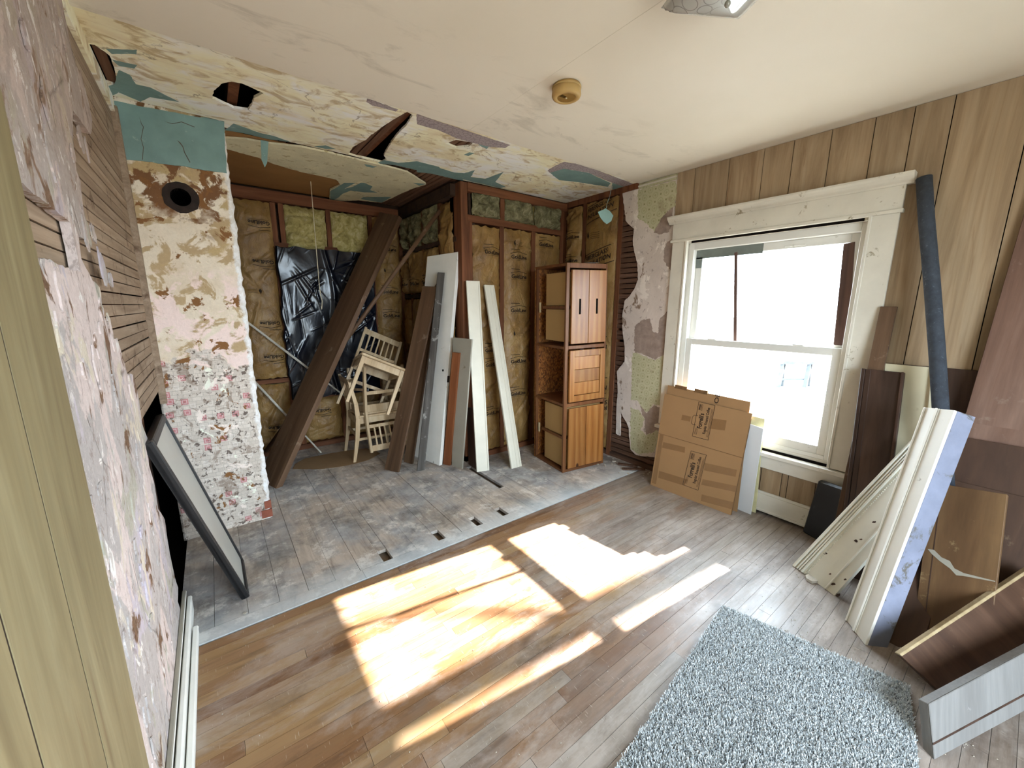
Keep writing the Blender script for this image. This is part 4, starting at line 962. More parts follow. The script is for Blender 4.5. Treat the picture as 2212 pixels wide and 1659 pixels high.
pp = [(632,1013),(640,1000),(660,990),(720,978),(790,968),(812,972),(820,980),(800,992),(770,1001),(735,1008),(690,1013)]
lp = [at(x, y_, 2, .004) for x, y_ in pp]; c0 = sum(lp, V()) / len(lp)
M = Matrix.Translation((c0.x, c0.y, .004))
o = plate('paper_sheet', [rough_loop([V((p.x - c0.x, p.y - c0.y)) for p in lp], .03, .008, 2)], .002, BM['paper'], None, M); tag(o, 'torn sheet of brown paper lying under the heaped chairs', 'paper')

# ------------------------------------------------------------------ chairs
def post_pts(s): return [(s * .185, .455, 0), (s * .185, .415, .22), (s * .185, .395, .42), (s * .185, .405, .56), (s * .185, .455, .80)]
def make_chair():
    e = empty('dining_chair'); m = BM['chair']
    prof = [(-.215, .0), (-.205, -.018), (.205, -.018), (.215, .0), (.205, .39), (-.205, .39)]
    MB().prism(prof, .425, .447).build('seat', m, e, None, False, .006)
    for s in (-1, 1):
        x = s * .180
        MB().hexa([(x - .013, .005, 0), (x + .013, .005, 0), (x + .013, .031, 0), (x - .013, .031, 0), (x - .019, .0, .424), (x + .019, .0, .424), (x + .019, .038, .424), (x - .019, .038, .424)]).build('leg', m, e, None, False, .002)
        mb = MB(); pts = post_pts(s)
        wd = [.013, .019, .021, .018, .012]
        for i in range(4):
            a, b = V(pts[i]), V(pts[i + 1]); u, w_ = wd[i], wd[i + 1]
            mb.hexa([(a.x - .012, a.y - u, a.z), (a.x + .012, a.y - u, a.z), (a.x + .012, a.y + u, a.z), (a.x - .012, a.y + u, a.z), (b.x - .012, b.y - w_, b.z), (b.x + .012, b.y - w_, b.z), (b.x + .012, b.y + w_, b.z), (b.x - .012, b.y + w_, b.z)])
        mb.build('back_post', m, e, None, False, .0015)
        box('side_apron', (x - .009, .03, .365), (x + .009, .39, .424), m, e, .001); box('side_stretcher', (x - .007, .03, .20), (x + .007, .41, .225), m, e, .001)
    box('front_apron', (-.17, .008, .365), (.17, .026, .424), m, e, .001); box('back_apron', (-.17, .386, .355), (.17, .404, .424), m, e, .001); box('back_stretcher', (-.17, .402, .23), (.17, .416, .262), m, e, .001)
    MB().hexa([(-.175, .442, .735), (.175, .442, .735), (.175, .458, .735), (-.175, .458, .735), (-.175, .448, .79), (.175, .448, .79), (.175, .464, .79), (-.175, .464, .79)]).build('top_rail', m, e, None, False, .002)
    MB().hexa([(-.175, .402, .545), (.175, .402, .545), (.175, .416, .545), (-.175, .416, .545), (-.175, .408, .575), (.175, .408, .575), (.175, .422, .575), (-.175, .422, .575)]).build('lower_rail', m, e, None, False, .002)
    for k in range(6):
        x = -.125 + .05 * k
        MB().hexa([(x - .007, .406, .57), (x + .007, .406, .57), (x + .007, .417, .57), (x - .007, .417, .57), (x - .007, .446, .737), (x + .007, .446, .737), (x + .007, .457, .737), (x - .007, .457, .737)]).build('slat', m, e)
    return e
ch0 = make_chair()
def dup_chair():
    e = ch0.copy(); COL.objects.link(e)
    for c in list(ch0.children): copy_part(c, e)
    return e
cg = 'dining chairs heaped in the alcove'
FL, FRt = at(781, 760, 1, 3.50), at(874, 796, 1, 3.44)
ux = (FRt - FL).normalized(); uy = V((-.10, .95, -.16)); M = frame((0, 0, 0), ux, uy); M3 = M.to_3x3()
o = FL - M3 @ V((-.215, -.01, .447)); ch0.matrix_basis = Matrix.Translation(o) @ M
tag(ch0, 'pale wooden slat-back dining chair tilted on top of the other chairs', 'chair', cg)
cA = dup_chair(); P1, P2 = at(766, 999, 2, 0), at(744, 971, 2, 0)
ux = V((P2.x - P1.x, P2.y - P1.y, 0)).normalized(); M = frame((0, 0, 0), ux, uz=(0, 0, 1)); M3 = M.to_3x3()
o = P1 - M3 @ V((-.185, .455, 0)); cA.matrix_basis = Matrix.Translation((o.x, o.y, .004)) @ M
tag(cA, 'pale wooden dining chair standing upright at the bottom of the heap', 'chair', cg)
cB = dup_chair(); T0, F0 = at(803, 978, 1, 3.56), at(788, 807, 1, 3.66)
uz = (T0 - F0).normalized(); ux = V((1, .1, .10)); ux = (ux - uz * ux.dot(uz)).normalized(); uy = uz.cross(ux)
M = Matrix(((ux.x, uy.x, uz.x, 0), (ux.y, uy.y, uz.y, 0), (ux.z, uy.z, uz.z, 0), (0, 0, 0, 1))); M3 = M.to_3x3()
o = T0 - M3 @ V((-.185, .455, .80)); cB.matrix_basis = Matrix.Translation(o) @ M
tag(cB, 'pale wooden dining chair turned upside down, slats towards the floor', 'chair', cg)

# ------------------------------------------------------------------ tall pine cabinet
q = Quad((1215,1022), (1303,1000), (1225,567), (1313,570), pb=(1, 2.36), thick=.47)
cb = tag(empty('tall_cabinet', matrix=q.M), 'tall narrow pine cabinet with open side and slotted plank doors', 'cabinet')
P = BM; pine = MAT['pine']; osb = MAT['osb']; tan = gained(lambda: m_plain('tan_hardboard', '#b8935f', .7, .04, 2, .02), .75); redp = gained(lambda: m_wood('red_pine_frame', [(.25, '#63381d'), (.5, '#80502e'), (.75, '#99683f')], 'Z', 9, .05, .45, .1), .7)
S = lambda n, m, u0, u1, v0, v1, d0, d1, parent=cb, bv=.002: q.slab(n, m, parent, u0, u1, v0, v1, d0, d1, bv)
S('stile', redp, 0, .075, 0, 1, -.02, 0); S('stile', redp, .955, 1, 0, 1, -.02, 0)
for v0, v1 in ((0, .014), (.333, .350), (.612, .628), (.978, 1.0)): S('rail', redp, .075, .955, v0, v1, -.02, 0)
S('back_panel', osb, 0, 1, 0, 1, -.47, -.455); S('side_panel', osb, .975, 1, 0, 1, -.455, -.02); S('top_panel', redp, 0, 1, .988, 1, -.455, -.02); S('bottom_panel', redp, 0, 1, .0, .012, -.455, -.02)
S('back_stile', redp, 0, .05, 0, 1, -.455, -.435); S('shelf', redp, 0, .975, .612, .624, -.45, -.02); S('shelf', redp, 0, .975, .338, .350, -.45, -.02)
for v0, v1 in ((.645, .795), (.812, .962), (.022, .168), (.184, .326)): S('bin', tan, .06, .94, v0, v1, -.33, -.03)
for v in (.797, .170): S('runner', redp, .02, .06, v, v + .013, -.36, -.02); S('runner_block', BM['raw'], .02, .05, v - .02, v + .03, -.42, -.40)
for u0, u1, v0, v1 in ((.10, .505, .637, .970), (.515, .945, .637, .970), (.10, .505, .020, .326), (.515, .945, .020, .326)):
    d = S('door', pine, u0, u1, v0, v1, 0, .018)
    if v0 > .5:
        um = u0 + (u1 - u0) * (.48 if u0 < .5 else .45); o = q.slab('handle_slot_shade', MAT['black'], None, um - .022, um + .022, .772, .842, .0175, .0186, .0); o.parent = d; o.matrix_basis = Matrix.Identity(4)  # door is uncut: a black plate paints the shade inside the slot
mid = [(.09, .20, .358, .606), (.83, .945, .358, .606), (.20, .83, .358, .388), (.20, .83, .576, .606)]
dm = empty('panel_door'); dm.parent = cb
for u0, u1, v0, v1 in mid: q.slab('door_frame', pine, dm, u0, u1, v0, v1, 0, .020)
for k in range(3):
    v0 = .390 + k * .062; q.slab('panel_board', pine, dm, .205, .825, v0, v0 + .0605, 0, .010)
for u in (.33, .62): S('hinge', MAT['rust'], u, u + .09, .606, .611, 0, .012)
box('paper_scrap', (.05, .05, 1.835), (.16, .12, 1.8365), BM['wht'], cb)

# ------------------------------------------------------------------ cardboard and things under the window
def lines(q, parent, pts, th, name, d=.0012, closed=True):
    mb = MB(); n = len(pts); P_ = [q.px(x, y_, d) for x, y_ in pts]
    for i in range(n if closed else n - 1):
        a, b = P_[i], P_[(i + 1) % n]; t = (b - a).normalized(); nr = V((-t.z, 0, t.x)) * th / 2; a = a - t * th * .5; b = b + t * th * .5
        mb.add([a - nr, b - nr, b + nr, a + nr], [(0, 1, 2, 3)])
    return mb.build(name, MAT['ink'], parent)
def text_on(q, parent, txt, p0, p1, h, name, bold=.012, d=.0014, mat=None):
    """baseline from pixel p0 to p1 on the face"""
    a, b = q.px(*p0, d), q.px(*p1, d); t = (b - a); L = t.length; t.normalize(); up = V((-t.z, 0, t.x))
    tv, tf = text_mesh(txt, 1.0, 0.0, bold); x1 = max(p[0] for p in tv); hh = h
    o_ = mesh_obj(name, [a + t * (x / x1 * L) + up * (y_ * hh) for x, y_ in tv], tf, mat or MAT['ink'], parent); o_['kind'] = 'stuff'; return o_
q2 = Quad((1412,1040), (1592,1106), (1443,832), (1621,868), pb=(0, 2.992), thick=.006)
cc = tag(empty('flattened_box', matrix=q2.M), 'flattened cardboard box with hand holes, peeking out behind the taped one', 'cardboard box', 'flattened boxes under the window')
q2.slab('panel', BM['card'], cc, bevel=0); text_on(q2, cc, 'OE', (1551, 873), (1556, 850), .045, 'printed_lettering')
for ux0 in (.10, .36): q2.slab('hand_hole_flap', BM['flutes'], cc, u0=ux0, u1=ux0 + .16, v0=.985, v1=1.02, d0=-.004, d1=.006, bevel=0)
q1 = Quad((1405,1047), (1578,1113), (1436,850), (1624,893), pb=(0, 2.972), thick=.008)
cc = tag(empty('flattened_box', matrix=q1.M), 'large flattened coffee carton patched with tape, leaning below the window', 'cardboard box', 'flattened boxes under the window')
vs = .565
q1.slab('panel', BM['card'], cc, v0=0, v1=vs - .003, bevel=0); q1.slab('panel', BM['card'], cc, v0=vs + .003, v1=1, d1=.002, bevel=0); q1.slab('panel_edge', BM['flutes'], cc, u0=.995, u1=1.004, d0=-.012, d1=-.001, bevel=0)
q1.slab('fold', BM['flutes'], cc, v0=vs - .004, v1=vs + .004, d0=-.006, d1=-.001, bevel=0)
for k, (x0, y0) in enumerate(((0, 0), (-18, 105))):
    A, B, C, D = [(x + x0, y_ + y0) for x, y_ in ((1510, 868), (1545, 876), (1530, 951), (1496, 942))]
    if k == 1: A, B, C, D = (1493, 974), (1526, 983), (1508, 1059), (1475, 1047)
    d = .0032 if k == 0 else .0012
    lines(q1, cc, [A, B, C, D], .003, 'printed_frame', d)
    mixp = lambda s, t: ((A[0] * (1 - s) + B[0] * s) * (1 - t) + (D[0] * (1 - s) + C[0] * s) * t, (A[1] * (1 - s) + B[1] * s) * (1 - t) + (D[1] * (1 - s) + C[1] * s) * t)
    text_on(q1, cc, "Forrelli's", mixp(.45, .74), mixp(.45, .30), .048, 'printed_lettering', .03, d + .0002)
    text_on(q1, cc, 'Regular Roasted Coffee', mixp(.74, .86), mixp(.74, .10), .030, 'printed_lettering', .02, d + .0002)
    for s_ in (.86, .93): lines(q1, cc, [mixp(s_, .92), mixp(s_, .12)], .0018, 'printed_line', d, False)
    for s_ in (.10, .16, .22): lines(q1, cc, [mixp(s_, .93), mixp(s_, .76)], .0018, 'printed_line', d, False)
    lines(q1, cc, [mixp(.07, .06), mixp(.28, .06), mixp(.28, .22), mixp(.07, .22)], .0018, 'printed_emblem', d); lines(q1, cc, [mixp(.13, .20), mixp(.13, .08)], .006, 'printed_emblem', d, False); lines(q1, cc, [mixp(.21, .20), mixp(.21, .08)], .004, 'printed_emblem', d, False)
lines(q1, cc, [(1508,898),(1500,897),(1496,901),(1494,914),(1497,917),(1503,918)], .003, 'hand_hole_outline', .0032, False)
def tape(pts, d): 
    mb = MB(); P_ = [q1.px(x, y_, d) for x, y_ in pts]; mb.add(P_, [tuple(range(len(P_)))]); mb.build('tape_strip', BM['tape'], cc)
for pts, d in (([(1433,955),(1480,966),(1479,978),(1430,967)], .0009), ([(1424,1017),(1486,1036),(1478,1049),(1422,1032)], .0009), ([(1523,1000),(1592,1015),(1589,1030),(1521,1016)], .0009), ([(1518,1035),(1592,1050),(1589,1063),(1515,1047)], .0009), ([(1516,1068),(1585,1085),(1580,1100),(1514,1082)], .0009), ([(1474,896),(1493,900),(1491,911),(1472,907)], .0029), ([(1538,904),(1570,908),(1566,930),(1534,926)], .0029), ([(1426,935),(1434,937),(1417,1046),(1408,1043)], .0008)):
    tape(pts, d)
qw = Quad((1490,1058), (1622,1112), (1520,880), (1649,926), pb=(0, 3.004), thick=.006)
board('white_melamine_board', qw, BM['wht'], 'plain white melamine panel behind the flattened boxes', 'board')
board('foam_board_strip', Quad((1560,1082), (1632,1108), (1598,892), (1652,905), pb=(0, 3.012), thick=.006), BM['yfoam'], 'yellowed foam board poking up behind the white panel', 'foam board')
board('dark_slab', Quad((1731,1149), (1800,1188), (1766,1036), (1836,1060), pb=(0, 2.99), thick=.035), BM['black'], 'small black slab with rounded edges leaning on the baseboard', 'slab', bevel=.012)

# ------------------------------------------------------------------ pile of boards against the right wall
RG = 'salvaged boards piled against the right wall'
board('brown_strip_board', Quad((1788,1196), 0, (1902,662), (1938,664), pb=(0, 3.004), thick=.018, along=(0, -1, 0)), BM['brown'], 'tall slim brown board leaning on the window casing', group=RG)
moulded('dark_casing_board', Quad((1806,1232), 0, (1861,796), (1953,812), pb=(0, 2.955), thick=.020, along=(0, -1, 0)), BM['dbrown'], 'dark brown casing board with moulded edge in front of the slim brown board', [(0, .10, .010), (.10, .24, .005), (.92, 1, .014)], group=RG)
qc = Quad((1868,1232), 0, (1912,785), (2022,795), pb=(0, 2.995), thick=.02, along=(0, -1, 0))
moulded('cream_board', qc, BM['cream'], 'smooth cream board with raised white lip beside the grey foam tube', [(.92, 1, .016)], group=RG)
board('dark_shelf_board', Quad((1925,1216), 0, (1938,786), (2118,800), pb=(0, 3.034), thick=.008, along=(0, -1, 0)), BM['dbrown'], 'dark brown board against the panelling behind the foam tube', group=RG)
a, b = at(1996, 384, 0, 3.002), at(2074, 1345, 2, .0)
M = frame(b, (a - b).orthogonal(), uz=(a - b)); L = (a - b).length
e = tag(empty('foam_tube', matrix=M), 'long dark grey foam pipe sleeve leaning against the panelling', 'foam tube')
MB().tube([(0, 0, 0)] + [(.012 * math.sin(t * 3), .006 * math.sin(t * 7), L * t) for t in (.15, .3, .45, .6, .75, .9)] + [(0, 0, L)], .031, 18).build('sleeve', BM['foam'], e, None, True)
qe = Quad((1713,1222), (1802,1287), (1970,952), (2050,1010), pb=(0, 2.80), thick=.02)
e = moulded('ornate_casing_board', qe, BM['ivory'], 'chipped ivory casing board with beaded moulding, slanting on the pile', [(0, .06, .012), (.09, .13, .008), (.15, .19, .008), (.21, .26, .010), (.78, .82, .006)], group=RG)
mb = MB()
for k in range(70):
    p = qe.pt(.315, .01 + k * .0135, 0); mb.lathe([(.0001, .003), (.003, .0026), (.0045, .0)], 6, (0, 0, 0))
    for i in range(len(mb.v) - 18, len(mb.v)): c = mb.v[i]; mb.v[i] = V((p.x + c.x, -c.z - .0002, p.z + c.y))
mb.build('bead_row', BM['ivory'], e, None, True)['kind'] = 'stuff'
for x, y_, r in ((1800,1262,5), (1849,1168,4), (1888,1128,4), (1851,1170,3), (1793,1240,3), (1826,1252,3), (1783,1196,4), (1810,1285,6), (1860,1165,3)):
    pts = [(x + r * math.cos(k) * random.uniform(.5, 1.3), y_ + r * .7 * math.sin(k) * random.uniform(.5, 1.3)) for k in [i * .785 for i in range(8)]]
    P_ = [qe.px(a_, b_, .0008) for a_, b_ in pts]; MB().add(P_, [tuple(range(8))]).build('paint_chip', BM['dbrown'], e)
qf = Quad((1828,1340), (1868,1393), (1998,880), (2062,886), pb=(0, 2.70), thick=.085)
e = tag(empty('white_jamb_board', matrix=qf.M), 'thick white jamb board with grey-blue side, upright on the pile', 'trim board', RG)
qf.slab('face', BM['white'], e, d0=-.012); qf.slab('core', BM['bluegrey'], e, u0=.01, u1=1.0, d1=-.012)
for u0, u1, h in ((0, .06, .008), (.42, .50, .010), (.50, .54, .004)): qf.slab('moulding', BM['white'], e, u0=u0, u1=u1, d0=0, d1=h, bevel=.003)
def ply(bl, tl, tr, x, m, label, th=.012, name='plywood_sheet'): return board(name, Quad(bl, 0, tl, tr, pb=(0, x), thick=th, along=(0, -1, 0)), m, label, 'plywood', RG)
ply((1978,1262), (2230,400), (2800,250), 3.026, BM['ply'], 'tallest brown plywood sheet leaning on the panelling')
ply((1985,1285), (2098,897), (2420,935), 2.955, BM['ply'], 'brown plywood sheet whose top edge comes second in the stack')
ply((1978,1310), (2078,943), (2420,1000), 2.90, BM['ply2'], 'grey-brown plywood sheet whose top edge comes third in the stack')
ply((1970,1340), (2059,1037), (2420,1095), 2.83, BM['ply2'], 'dark plywood sheet low in the stack, just behind the tan board')
ply((1915,1385), (2000,1100), (2070,1118), 2.71, BM['ply2'], 'dark narrow board wedged between the white jamb board and the tan board', .014, 'dark_board')
qh = Quad((1968,1395), (2125,1490), (2013,1042), (2176,1068), pb=(0, 2.70), thick=.022)
e = tag(empty('tan_board', matrix=qh.M), 'tan-brown board with a cracked cream streak in front of the plywood stack', 'board', RG)
qh.slab('face', BM['hard'], e); qh.slab('groove', BM['dbrown'], e, u0=.14, u1=.155, d0=0, d1=.0008, bevel=0)
P_ = [qh.px(x, y_, .001) for x, y_ in ((2004,1186),(2018,1188),(2034,1204),(2052,1212),(2062,1228),(2082,1238),(2150,1255),(2150,1257),(2080,1244),(2066,1243),(2052,1228),(2030,1212),(2012,1196))]
MB().add(P_, [tuple(range(len(P_)))]).build('cream_streak', BM['greyp'], e)
qi = Quad((2043,1507), (2330,1330), (1945,1416), (2230,1228), pa=(2, .0), pbr=(0, 2.70), pb=(2, .13), thick=.018)
e = tag(empty('dark_plywood_offcut', matrix=qi.M), 'dark brown panel with raw pale edge lying across the foot of the pile', 'plywood', RG)
qi.slab('face', BM['ply2'], e); qi.slab('raw_edge', BM['raw'], e, v0=.985, v1=1.04, d0=-.018, d1=.004)
qk = Quad((2016,1640), (2330,1470), (2004,1520), (2330,1345), pa=(2, .0), pbr=(0, 2.35), pb=(2, .14), thick=.03)
moulded('grey_moulded_board', qk, BM['slategrey'], 'grey painted board with a deep groove lying at the foot of the pile', [(0, 1, .004)], group=RG)
for o in list(COL.objects):
    if o.name.startswith('grey_moulded_board'): qk.slab('groove', BM['dbrown'], o, v0=.26, v1=.30, d0=.003, d1=.0046, bevel=0)

# ------------------------------------------------------------------ framed board by the left wall, trim on the floor
qm = Quad((538,1290), (526,1212), (326,955), (352,893), pb=(0, -.245), thick=.03)
e = tag(empty('framed_panel', matrix=qm.M), 'black-framed pale panel leaning against the left wall below the lath', 'framed panel')
qm.slab('backing', BM['blackfr'], e, d1=-.010); qm.slab('panel_face', BM['pale'], e, .06, .94, .03, .97, -.010, -.004)
for u0, u1, v0, v1 in ((0, .07, 0, 1), (.93, 1, 0, 1), (.07, .93, 0, .035), (.07, .93, .965, 1)): qm.slab('frame_bar', BM['blackfr'], e, u0, u1, v0, v1, -.03, .004, .004)
for k, (x0, x1, z1, y1, lab) in enumerate(((-.262, -.247, .105, 2.30, 'tallest pale trim board on edge against the left wall'), (-.243, -.227, .085, 2.27, 'middle white trim board lying along the left wall'), (-.222, -.204, .045, 2.08, 'lowest white trim strip on the floor along the left wall'))):
    e = empty('trim_strip', (x0, .3, 0)); tag(e, lab, 'trim board', 'trim boards along the left wall')
    MB().box((0, 0, 0), (x1 - x0, y1 - .3, z1)).build('board', BM['white'] if k else BM['greyp'], e, None, False, .003); MB().box((-.001, 0, z1 - .012), (x1 - x0 + .002, y1 - .301, z1 - .004)).build('bead', BM['white'], e, None, False, .003)

# ------------------------------------------------------------------ rug
rug = tag(empty('shag_rug', (1.3, .3, 0)), 'pale grey shag rug on the wooden floor', 'rug')
RC = [V((1.867, .725)), V((2.024, .082)), V((.62, -.21)), V((.44, .535))]
n = 26; v = []; f = []
for j in range(n + 1):
    for i in range(n + 1):
        p = RC[3].lerp(RC[0], i / n).lerp(RC[2].lerp(RC[1], i / n), j / n); v.append((p.x - 1.3, p.y - .3, .008))
for j in range(n):
    for i in range(n): a = j * (n + 1) + i; f.append((a, a + n + 1, a + n + 2, a + 1))
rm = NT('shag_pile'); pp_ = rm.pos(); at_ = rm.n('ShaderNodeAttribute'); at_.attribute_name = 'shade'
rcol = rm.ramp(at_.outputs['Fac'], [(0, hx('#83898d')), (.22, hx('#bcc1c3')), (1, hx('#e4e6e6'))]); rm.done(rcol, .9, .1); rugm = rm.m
mesh_obj('backing', v, f, m_plain('rug_backing', '#7b8083', .95), rug)
rng = random.Random(3); v = []; f = []; sh = []
for k in range(140000):
    s, t = rng.random(), rng.random(); p = RC[3].lerp(RC[0], s).lerp(RC[2].lerp(RC[1], s), t)
    an = rng.random() * 6.283 + 2 * mnoise.noise(V((p.x * 9, p.y * 9, 0))); h = rng.uniform(.006, .014); r = rng.uniform(.002, .008); w = .0012
    cx, sy = math.cos(an), math.sin(an); x, y_ = p.x - 1.3, p.y - .3; i0 = len(v)
    v += [(x - sy * w, y_ + cx * w, .008), (x + sy * w, y_ - cx * w, .008), (x + sy * w + cx * r, y_ - cx * w + sy * r, .008 + h), (x - sy * w + cx * r, y_ + cx * w + sy * r, .008 + h)]
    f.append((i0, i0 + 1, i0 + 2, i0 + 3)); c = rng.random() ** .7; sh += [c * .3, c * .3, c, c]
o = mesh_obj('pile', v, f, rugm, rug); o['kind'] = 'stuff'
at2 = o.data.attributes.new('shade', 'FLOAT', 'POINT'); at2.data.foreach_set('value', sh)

# ------------------------------------------------------------------ ceiling fittings
c = at(1224, 186, 2, 2.5); e = tag(empty('smoke_detector', (c.x, c.y, 2.5)), 'round tan smoke detector on the ceiling', 'smoke detector')
sm = m_plain('yellowed_plastic', '#b3935c', .5, .05, 10, 0)
MB().lathe([(.066, 0), (.066, -.006), (.070, -.007), (.070, -.013), (.064, -.014), (.068, -.016), (.070, -.040), (.066, -.048), (.060, -.052), (.046, -.053), (.044, -.049), (.001, -.049)], 40).build('housing', sm, e, None, True)
brass = m_plain('brassy_label_disc', '#8a6a35', .35, .15, 30, 0, spec=.6)
MB().lathe([(.043, -.049), (.043, -.0505), (.001, -.0505)], 36).build('label_disc', brass, e, Matrix.Translation((0, 0, 0)))
for k in range(5): box('vent_slot_shade', (-.036 + k * .006, -.010, -.0512), (-.033 + k * .006, .010 - k * .001, -.0506), MAT['black'], e)  # black strips on the disc paint the shade of the slots
MB().tube([(.0, .0, -.049), (.0, .0, -.054)], .004, 10).build('indicator', BM['cream'], e)
c = V((1.362, .722, 2.415)); M = Matrix.Translation(c) @ Matrix.Rotation(math.radians(-30.7), 4, 'Z')
e = tag(empty('ceiling_light', matrix=M), 'square etched glass ceiling light with a metal finial', 'ceiling light')
n = 28; S_ = .145; v = []; f = []
for j in range(n + 1):
    for i in range(n + 1):
        x, y_ = -1 + 2 * i / n, -1 + 2 * j / n; m_ = max(abs(x), abs(y_))
        v.append((x * S_, y_ * S_, -.030 + .052 * m_ ** 3.2 + .006 * (x * x * y_ * y_)))
for j in range(n):
    for i in range(n): a = j * (n + 1) + i; f.append((a, a + n + 1, a + n + 2, a + 1))
lg = NT('etched_glass'); tc = lg.obj(); wv = lg.n('ShaderNodeTexVoronoi', feature='F1'); lg.put(wv.inputs['Vector'], lg.vmap(tc, (1, 1.0, 0))); wv.inputs['Scale'].default_value = 20; wv.inputs['Randomness'].default_value = .2
rg_ = lg.math('MULTIPLY', lg.step(wv.outputs['Distance'], .44, .015), lg.math('SUBTRACT', 1.0, lg.step(wv.outputs['Distance'], .49, .015)))
ox = lg.sep(tc)[0]; rg_ = lg.math('MULTIPLY', rg_, lg.math('SUBTRACT', 1.0, lg.step(ox, -.01, .03)))
gm = lg.done(lg.mix(lg.math('MULTIPLY', rg_, .7), hx('#b4b4b0'), hx('#6f6c68')), .10, .6, Coat_Weight=.6)
o = mesh_obj('glass_shade', v, f, gm, e, None, True); sol = o.modifiers.new('solid', 'SOLIDIFY'); sol.thickness = .004
MB().lathe([(.0001, -.052), (.006, -.050), (.009, -.044), (.008, -.038), (.004, -.034), (.004, -.020), (.0001, -.02)], 20).build('finial', m_plain('brushed_nickel', '#8d8a80', .3, .05, 30, 0, spec=.8), e, None, True)
MB().lathe([(.055, .085), (.055, .06), (.03, .05), (.01, .0), (.004, -.03)], 24).build('canopy', BM['white'], e, None, True)
a = at(671, 392, 2, 2.514); pts = [a] + [at(x, y_, 1, a.y) for x, y_ in ((680, 500), (690, 620), (693, 640), (696, 650), (695, 668))]
tag(MB().tube([p - a for p in pts], .0032, 6).build('pull_string', m_plain('cotton_string', '#d8ccb0', .9), None, Matrix.Translation(a), True), 'white pull string hanging from the alcove ceiling', 'string')
yf = 2.40; a = at(1322, 400, 1, yf)
e = tag(empty('hanging_paint_flake', a), 'pale teal paint flake dangling from the ceiling by a thread', 'paint flake')
pts = [at(x, y_, 1, yf) - a for x, y_ in ((1322, 400), (1317, 425), (1311, 440), (1309, 455))]; MB().tube(pts, .0015, 5).build('thread', MAT['bluef'], e)
fp = [at(x, y_, 1, yf) - a for x, y_ in ((1308,450),(1318,456),(1325,466),(1320,478),(1311,484),(1303,478),(1296,468),(1292,458))]
o = plate('flake', [rough_loop([V((p.x, p.z)) for p in fp], .008, .002, 1)], .0015, MAT['bluef'], e, Matrix(((1, 0, 0, 0), (0, 0, -1, 0), (0, 1, 0, 0), (0, 0, 0, 1))))

# ------------------------------------------------------------------ window odds and ends
wbm = m_wood('stick_wood', [(.3, '#4d3a34'), (.6, '#6d5248'), (.8, '#7d6257')], 'Z', 9, .06, .7)
q = Quad((1800,745), (1832,747), (1822,527), (1847,522), pa=(0, 3.108), pb=(0, 3.108), thick=.012)
board('prop_stick', q, wbm, 'flat brown stick standing on the window meeting rail', 'stick')
a, b = at(1588, 738, 0, 3.109), at(1590, 545, 0, 3.109)
tag(MB().box((-.003, -.011, 0), (.0, .011, (b - a).length)).build('muntin_bar', wbm, None, frame(a, (1, 0, 0), uz=(b - a))), 'thin dark bar standing upright across the upper window pane', 'bar')

# ------------------------------------------------------------------ rubble and crumbs
cm = m_plain('plaster_rubble', '#b9b0a2', .9, .2, 30, .3)
def chip_mesh(r, seed):
    rr = random.Random(seed); mb = MB(); n = 7
    top = [(r * math.cos(6.283 * k / n) * rr.uniform(.6, 1.1), r * .75 * math.sin(6.283 * k / n) * rr.uniform(.6, 1.1)) for k in range(n)]
    mb.prism(top, 0, r * rr.uniform(.25, .6)); return mb
cms = []
for k in range(5):
    mb = chip_mesh(1.0, k); me = bpy.data.meshes.new('plaster_chip'); me.from_pydata([tuple(p) for p in mb.v], [], mb.f); me.materials.append(cm); cms.append(me)
def chip(x, y_, r, label, z=.001, group='fallen plaster chips'):
    o = bpy.data.objects.new('plaster_chip', random.choice(cms)); COL.objects.link(o); o.location = (x, y_, z); o.scale = (r, r, r * .8); o.rotation_euler = (0, 0, random.random() * 6.28)
    tag(o, label, 'debris', group)
for k in range(34):
    x = 3.02 - random.random() ** 1.6 * .28; yy = random.uniform(1.86, 2.55); chip(x, yy, random.uniform(.006, .020), 'fallen plaster chip at the foot of the torn wall')
for px, py, r in ((530,1325,.012), (1322,1003,.012)): p = at(px, py, 2, 0); chip(p.x, p.y, r, 'lone dark-flecked plaster chip on the floor by the alcove threshold' if px < 1000 else 'lone plaster chip beside the tall cabinet', group=None)
for k, (p0, p1, lab) in enumerate((((1335,1001), (1412,992), 'broken lath lying along the foot of the torn wall'), ((1345,1012), (1408,1005), 'second broken lath on the rubble beside the flattened boxes'))):
    a, b = at(*p0, 2, .014), at(*p1, 2, .02); b.x = min(b.x, 3.015); a.x = min(a.x, 3.0)
    M = frame(a, (0, 0, 1), uz=(b - a)); o = MB().box((-.010, -.018, 0), (.004, .018, (b - a).length)).build('broken_lath', MAT['lathd'], None, M); tag(o, lab, 'lath', 'broken laths')
ck = at(1752, 1252, 2, 0); mb = chip_mesh(.045, 12); o = mb.build('plaster_lump', cm, None, Matrix.Translation((ck.x, ck.y, .001))); tag(o, 'chalky plaster lump at the foot of the ornate casing board', 'debris')
mb = MB(); rr = random.Random(5)
for k in range(1500):
    x, yy = rr.uniform(-.15, 2.95), rr.uniform(-.2, 3.6) if rr.random() < .55 else rr.uniform(.0, 1.1)
    if rr.random() < .35: x = 1.95 + rr.gauss(0, .12); yy = rr.uniform(-.1, .5)
    r = rr.uniform(.0012, .0040); a = rr.random() * 6.28; z0 = .0012
    if x < .19 and yy > 3.0: continue
    p = [(x + r * math.cos(a + t) * rr.uniform(.6, 1.2), yy + r * math.sin(a + t) * rr.uniform(.6, 1.2), z0) for t in (0, 2.1, 4.2)]
    mb.add(p + [(x, yy, z0 + r * .8)], [(2, 1, 0), (0, 1, 3), (1, 2, 3), (2, 0, 3)])
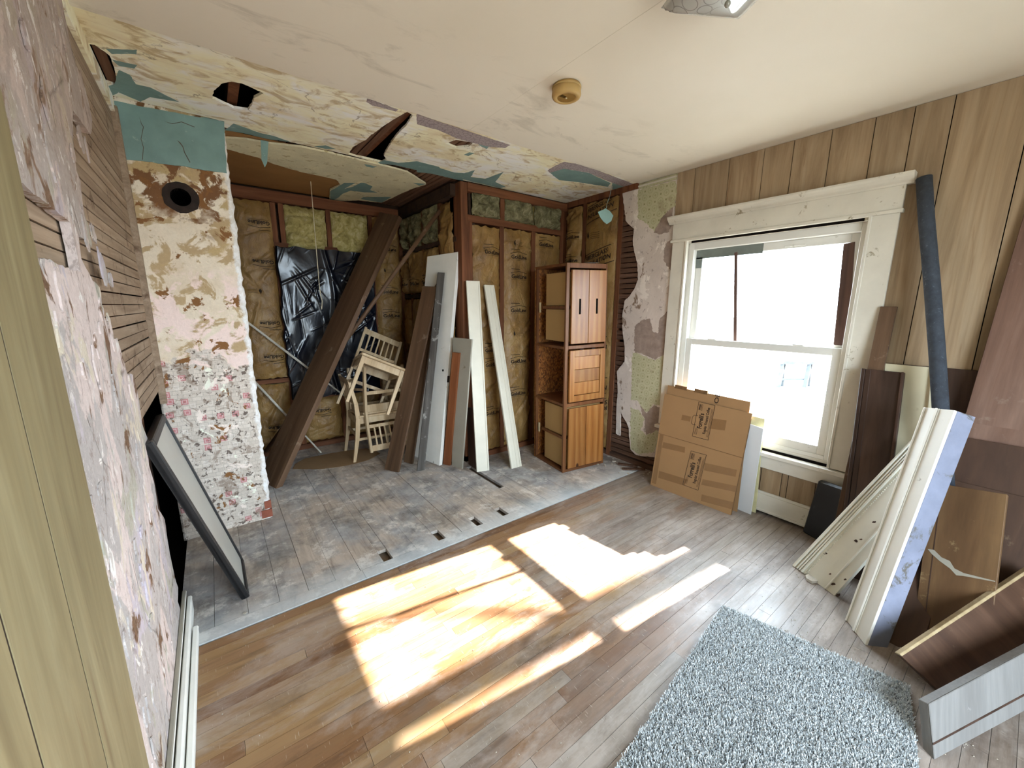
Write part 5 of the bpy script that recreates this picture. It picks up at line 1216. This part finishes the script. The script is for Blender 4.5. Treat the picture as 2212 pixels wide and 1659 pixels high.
tag(mb.build('plaster_crumbs', cm), 'tiny plaster crumbs scattered over the floor', 'debris', kind='stuff')

# ------------------------------------------------------------------ outside
gm_ = m_plain('pale_yard', '#7c7b76', .9, .08, .5, 0)
tag(box('ground', (-60, -60, -.75), (90, 60, -.60), gm_), 'pale sunlit yard outside the window', kind='structure')
tb = m_plain('bark', '#5a4a3c', .95, .2, 6, .4)
tx, ty = 8.0, 1.06 - (8.0 - 1.1) * .1029
e = tag(empty('yard_tree', (tx, ty, -.6)), 'slim bare tree in the yard beyond the window', 'tree')
MB().tube([(0, 0, 0), (.03, .02, 2.5), (-.02, .05, 5), (.05, 0, 8)], [.12, .11, .10, .05], 12).build('trunk', tb, e, None, True)
for a0, b0, c0 in ((2.9, .9, .7), (4.0, -.8, .9), (5.0, .7, .8), (5.8, -.6, .7), (6.4, .5, .6)):
    MB().tube([(0, 0, a0), (.1, b0 * .5, a0 + c0 * .5), (.2, b0, a0 + c0 * 1.2)], [.035, .025, .012], 7).build('branch', tb, e, None, True)
sw = m_plain('weathered_blue_wood', '#4c5052', .8, .2, 6, .2)
p0, p1 = at(1685, 835, 2, -.6), at(1742, 835, 2, -.6)
e = tag(empty('sawhorse', ((p0.x + p1.x) / 2, (p0.y + p1.y) / 2, -.6)), 'bluish sawhorse standing in the yard', 'sawhorse')
d = (p1 - p0) / 2; w3 = .045
for s in (-1, 1):
    c_ = d * s
    for t in (-.14, .14): MB().hexa([(c_.x - w3 + t, c_.y - w3, 0), (c_.x + w3 + t, c_.y - w3, 0), (c_.x + w3 + t, c_.y + w3, 0), (c_.x - w3 + t, c_.y + w3, 0), (c_.x - w3, c_.y - w3, .62), (c_.x + w3, c_.y - w3, .62), (c_.x + w3, c_.y + w3, .62), (c_.x - w3, c_.y + w3, .62)]).build('leg', sw, e)
MB().tube([(-d.x * 1.25, -d.y * 1.25, .64), (d.x * 1.25, d.y * 1.25, .64)], .06, 4).build('beam', sw, e); MB().tube([(-d.x, -d.y, .2), (d.x, d.y, .2)], .04, 4).build('lower_rail', sw, e)
